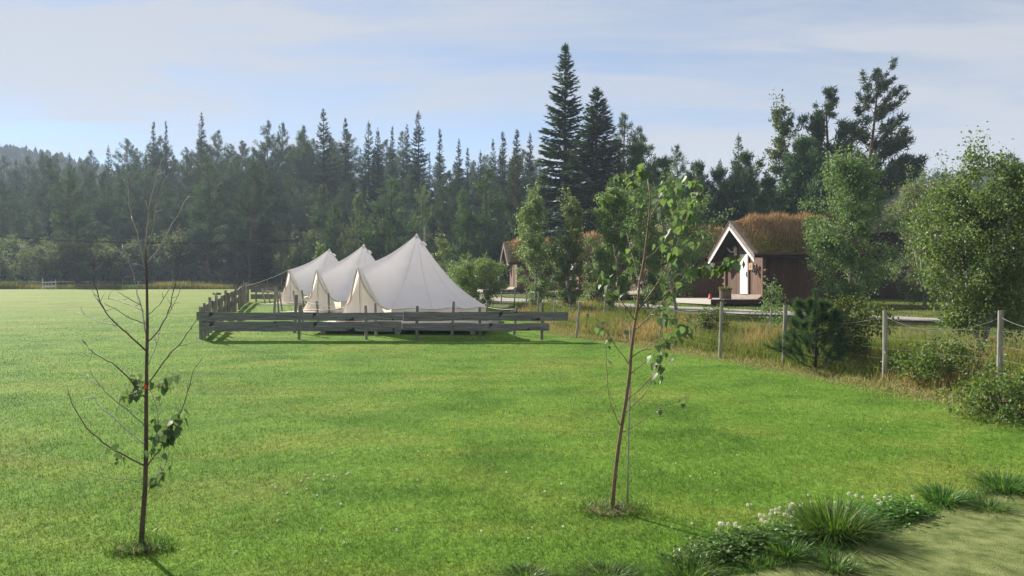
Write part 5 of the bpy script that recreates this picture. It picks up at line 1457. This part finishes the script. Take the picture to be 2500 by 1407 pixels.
def tall_grass(name, label, mat, n, sel, hfun, wid, seed, box, lean=.28):
    g = np.random.default_rng(seed); x = g.uniform(box[0], box[1], n); y = g.uniform(box[2], box[3], n)
    s = x - edge_x(y); pr = sel(x, y, s); k = g.random(n) < pr; x, y, s = x[k], y[k], s[k]; m = len(x)
    clumpn = .55 + .45 * np.sin(x * 3.3 + 2 * np.sin(y * 2.1)) * np.sin(y * 2.9 + x)
    h = hfun(x, y, s) * (.45 + .65 * g.random(m)) * (.7 + .45 * clumpn)
    d = np.stack([g.normal(size=m) * lean + .12 * np.sin(y), g.normal(size=m) * lean, np.ones(m)], -1)
    mb = MB(); mb.cards(np.stack([x, y, gz(x, y) + (.02 if name == 'edge_grass' else -.01)], -1), d, g.normal(size=(m, 3)), h, wid * (.6 + .8 * g.random(m)) * (.5 + .035 * y), 'blade', .18)
    return tag(mb.build(name, M[mat]), label, 'grass', kind='stuff')
nopath = lambda x, y: smooth(1.6, 2.1, np.min(np.stack([np.hypot(x - a, y - b) for a, b in PATHD]), 0))
_pp = np.array(PATH); _pd = np.concatenate([[0], np.cumsum(np.linalg.norm(np.diff(_pp, axis=0), axis=1))]); _pt = np.linspace(0, _pd[-1], 110)
PATHD = list(zip(np.interp(_pt, _pd, _pp[:, 0]), np.interp(_pt, _pd, _pp[:, 1])))
tall_grass('dry_grass', 'tall dry tan and rust grass along the wire fence', 'dry', 190000, lambda x, y, s: smooth(-.02, .5, s) * (1 - smooth(2.6, 5.0, s)), lambda x, y, s: .12 + .46 * smooth(0.05, 1.0, s), .012, 910, (-3, 12, 7, 36))
tall_grass('bank_grass', 'uncut green grass on the bank behind the wire fence', 'green', 170000, lambda x, y, s: smooth(.9, 3.2, s) * nopath(x, y) * (1 - smooth(9, 13, s)), lambda x, y, s: .09 + .17 * (1 - smooth(1.5, 4.5, s)), .012, 911, (-4, 22, 7, 50))
tall_grass('edge_grass', 'straw pale mowing edge beside the dry grass', 'straw', 240000, lambda x, y, s: smooth(-.7, .05, s) * (1 - smooth(.15, .6, s)) * .9, lambda x, y, s: .06 + .14 * smooth(-.1, .4, s), .012, 912, (-3, 9, 7, 26), .8)
tall_grass('cabin_verge_grass', 'green grass strip between the gravel path and the cabins', 'green', 60000, lambda x, y, s: nopath(x, y) * smooth(5, 7, s), lambda x, y, s: .10 + 0 * x, .014, 913, (-2, 26, 24, 60))
# far verge
gg = np.random.default_rng(915); n = 30000; x = gg.uniform(-64, 14, n); y = 84.7 + 4.2 * gg.random(n); hh = (.45 + .55 * (.5 + .5 * np.sin(x * .45) * np.sin(x * .17 + 2))) * (.5 + .8 * gg.random(n))
mb = MB(); mb.cards(np.stack([x, y, gz(x, y)], -1), np.stack([gg.normal(size=n) * .25, gg.normal(size=n) * .25, np.ones(n)], -1), gg.normal(size=(n, 3)), hh, .045, 'blade', .15)
tag(mb.build('far_verge_grass', M['fargrass']), 'tall pale grass along the far edge of the field', 'grass', kind='stuff')
# rough tussocks under the front edge of the largest tent platform
# ------------------------------------------------------------------ tufts, clover and flowers at the turf edge
def tuft(u, v, rad, h, n, label, mat='tuft', wid=.0045, flop=1.0, seed=0):
    p = gpx(u, v); g = np.random.default_rng(1000 + seed + u)
    t = thing('grass_tuft', label, 'grass tuft', (p[0], p[1], p[2] + .02), group='grass tufts along the turf edge')
    n = int(n * .62); a = g.random(n) * 6.283 + .5 * np.sin(g.random(n) * 6.283); rr = rad * .5 * g.random(n) ** .5; h = h * .85; wid = wid * 1.45
    out = np.stack([np.cos(a), np.sin(a), np.zeros(n)], -1); f = g.random(n) ** .7
    # arching blades: three segments
    P0 = out * rr[:, None]; L_ = h * (.6 + .6 * g.random(n)); Wd = wid * (.7 + .6 * g.random(n))
    tw_ = a + g.normal(size=n) * .7; S = np.stack([-np.sin(tw_), np.cos(tw_), np.zeros(n)], -1)
    vs = []; reach = rad * (.15 + .95 * f) * flop * g.uniform(.45, 1.25, n)
    for q, wz in ((0, 1.0), (.4, .9), (.75, .6), (1.0, .08)):
        c = P0 + out * (reach * q ** 1.5)[:, None] + UP * (L_ * (q - .62 * f * q ** 2.2))[:, None]
        vs += [c - S * (Wd * wz / 2)[:, None], c + S * (Wd * wz / 2)[:, None]]
    V = np.stack(vs, 1); i = np.arange(n)[:, None] * 8
    mb = MB(); mb.add(V.reshape(-1, 3), np.concatenate([i + [0, 1, 3, 2], i + [2, 3, 5, 4], i + [4, 5, 7, 6]]))
    mb.build('blades', M[mat], t)['kind'] = 'stuff'
    return t
tuft(2035, 1318, .34, .30, 1500, 'largest dark green grass tuft on the edge of the artificial turf', seed=1)
tuft(1922, 1375, .17, .17, 500, 'small grass tuft left in front of the largest tuft', seed=2)
tuft(1690, 1416, .24, .15, 380, 'pale wispy grass tuft at the bottom left of the clover', 'tuft', seed=3)
tuft(2300, 1232, .25, .16, 650, 'flat leaning grass tuft right of the white clover flowers', seed=4)
tuft(2415, 1252, .22, .10, 320, 'small flattened grass tuft lying on the artificial turf', seed=5)
tuft(2455, 1205, .32, .20, 800, 'dark grass tuft at the right picture edge', seed=6)
tuft(1480, 1424, .30, .06, 500, 'low dark grass tuft at the bottom edge right of centre', seed=7)
tuft(1290, 1418, .20, .05, 350, 'low grass tuft at the bottom edge left of the dark one', seed=8)
tuft(2040, 1400, .20, .14, 300, 'thin pale grass tuft at the bottom edge on the artificial turf', 'tuft', seed=9)
def clover(u0, v0, u1, v1, n, wid_, label, flowers):
    a = gpx(u0, v0); b = gpx(u1, v1); g = np.random.default_rng(u0)
    t = thing('clover_patch', label, 'clover', tuple((a + b) / 2), group='clover patches along the turf edge'); c0 = (a + b) / 2
    f = g.random(n); x = a[0] + (b[0] - a[0]) * f + g.normal(size=n) * wid_; y = a[1] + (b[1] - a[1]) * f + g.normal(size=n) * wid_ * .7
    z = gz(x, y) + .03 + .09 * np.exp(-((x - (a[0] + (b[0] - a[0]) * f)) / wid_) ** 2) * (.4 + .7 * g.random(n))
    mb = MB(); P = np.stack([x, y, z], -1) - c0
    for k in range(3):
        an = g.random(n) * 6.283 if k == 0 else an + 2.094
        d = np.stack([np.cos(an), np.sin(an), .15 + .25 * g.normal(size=n)], -1)
        mb.cards(P, d, UP + g.normal(size=(n, 3)) * .35, .020 + .010 * g.random(n), .019 + .006 * g.random(n), 'rhomb', .1)
    mb.build('leaves', M['clover'], t)['kind'] = 'stuff'
    mb = MB(); k = n // 3; mb.cards(P[:k] - UP * .05, np.stack([g.normal(size=k) * .4, g.normal(size=k) * .4, np.ones(k)], -1), g.normal(size=(k, 3)), .06 + .06 * g.random(k), .003, 'blade', .2); mb.build('stems', M['tuft'], t)['kind'] = 'stuff'
    for (u, v) in flowers:
        p = gpx(u, v); flower_head(t, p - c0 + UP * (.03 + .06 * g.random()), 1.0)
    return t
_fm = []
def flower_head(parent, p, sc=1.0):
    if not _fm:
        for k in range(3):
            g = np.random.default_rng(1200 + k); n = 46; d = unit(g.normal(size=(n, 3)) * [1, 1, .8] + UP * .35); mb = MB()
            mb.cards(d * .003, d, g.normal(size=(n, 3)), .011 + .004 * g.random(n), .0055, 'rhomb', .1); mb.cards(np.array([[0, 0, -.09]]), np.array([[.05, .02, 1.0]]), np.array([[0, 1.0, 0]]), .09, .004)
            _fm.append(mb.mesh('flower_head', M['flower']))
    o = link('flower_head', R.choice(_fm), parent); o.location = p; s = sc * R.uniform(.8, 1.25); o.scale = (s, s, s); o.rotation_euler = (R.uniform(-.4, .4), R.uniform(-.4, .4), R.uniform(0, 6))
    return o
clover(1700, 1385, 1935, 1325, 1500, .12, 'leafy clover clump with many pinkish white flowers left of the largest tuft', [(1748, 1312), (1758, 1306), (1765, 1298), (1777, 1309), (1795, 1304), (1806, 1304), (1855, 1285), (1866, 1290), (1880, 1288), (1883, 1279), (1893, 1266), (1903, 1262), (1921, 1262), (1930, 1259), (1938, 1268), (1935, 1255), (1925, 1278), (1915, 1280), (1790, 1356), (1860, 1302), (1868, 1299), (1932, 1275), (1825, 1264), (1772, 1315), (1900, 1270), (1928, 1268)])
clover(2060, 1300, 2225, 1262, 900, .10, 'low clover strip with white flowers right of the largest tuft', [(2022, 1259), (2031, 1262), (2039, 1254), (2068, 1262), (2072, 1235), (2090, 1238), (2107, 1241), (2137, 1228), (2145, 1236), (2143, 1242), (2158, 1236), (2172, 1233), (2176, 1238), (2181, 1247), (2150, 1259), (2218, 1246), (2228, 1238)])
lf = thing('clover_flowers', 'white clover flowers scattered in the front of the lawn', 'flowers')
for u, v in ([(730, 1164), (745, 1170), (752, 1178), (768, 1168), (790, 1182), (800, 1170), (815, 1172), (822, 1174), (850, 1164), (845, 1168), (665, 1195), (672, 1200), (735, 1184), (748, 1204), (774, 1220), (680, 1265), (678, 1283), (968, 1306), (840, 1338), (795, 1384), (577, 1156), (832, 1242), (1370, 1192), (1330, 1210), (1020, 1110), (1290, 1327), (1300, 1300), (1375, 1298), (1745, 1165), (1750, 1208), (1710, 1178), (1685, 1173), (1973, 1219), (1980, 1236), (1960, 1241), (1835, 1242), (1575, 1160), (1690, 1290), (1640, 1300), (1880, 1005), (2168, 1038), (2150, 1055), (575, 1360), (700, 1215), (1800, 1120)] + [(R.uniform(250, 2100), 930 + 400 * R.random()) for _ in range(22)]):
    if 1640 < u < 2300 and v > 1290: continue
    p = gpx(u, v); flower_head(lf, p + UP * .03, .62)
# ragged fringe where the lawn meets the artificial turf
g = np.random.default_rng(1250); n = 9000; f = g.random(n) * 10; x = np.interp(f, ei, me_edge[:, 0]) + g.normal(size=n) * .05; y = np.interp(f, ei, me_edge[:, 1]) + .02 + np.abs(g.normal(size=n)) * .07 - .05 * g.random(n)
cl_ = .4 + .6 * (.5 + .5 * np.sin(x * 9 + 2 * np.sin(y * 7))); fr_ = MB()
fr_.cards(np.stack([x, y, gz(x, y) + .02], -1), np.stack([g.normal(size=n) * .5 + .25, g.normal(size=n) * .5 - .35, np.ones(n)], -1), g.normal(size=(n, 3)), (.03 + .07 * g.random(n)) * cl_, .0045, 'blade', .3)
tag(fr_.build('fringe_grass', M['tuft']), 'ragged grass fringe along the edge of the artificial turf', 'grass', kind='stuff')
# straw bits and twigs lying on the artificial turf
ts = MB(); g = np.random.default_rng(1300); n = 240; x = g.uniform(1.0, 4.6, n); y = g.uniform(3.6, 6.2, n); k = on_turf(x, y); x, y = x[k], y[k]; n = len(x)
ts.cards(np.stack([x, y, gz(x, y) + .040], -1), np.stack([g.normal(size=n), g.normal(size=n) * .6, .02 * g.random(n)], -1), np.tile(UP, (n, 1)), .02 + .07 * g.random(n) ** 2, .0025)
tag(ts.build('straw_bits', M['straw']), 'bits of straw lying on the artificial turf', 'straw', kind='stuff')
# pink willowherb flowers on the bank
# ------------------------------------------------------------------ haze
hz_ = MB(); hz_.box((0, 425, 44.4), (1900, 1260, 91.2))
m, nt, ns, L = newmat('haze'); out = ns.new('ShaderNodeOutputMaterial'); pv = ns.new('ShaderNodeVolumePrincipled')
pv.inputs['Color'].default_value = (.66, .80, 1.0, 1); pv.inputs['Density'].default_value = .00058; pv.inputs['Anisotropy'].default_value = .1
L(pv.outputs[0], out.inputs['Volume'])
tag(hz_.build('haze', m), 'thin bluish morning haze over the valley', 'haze', kind='stuff')
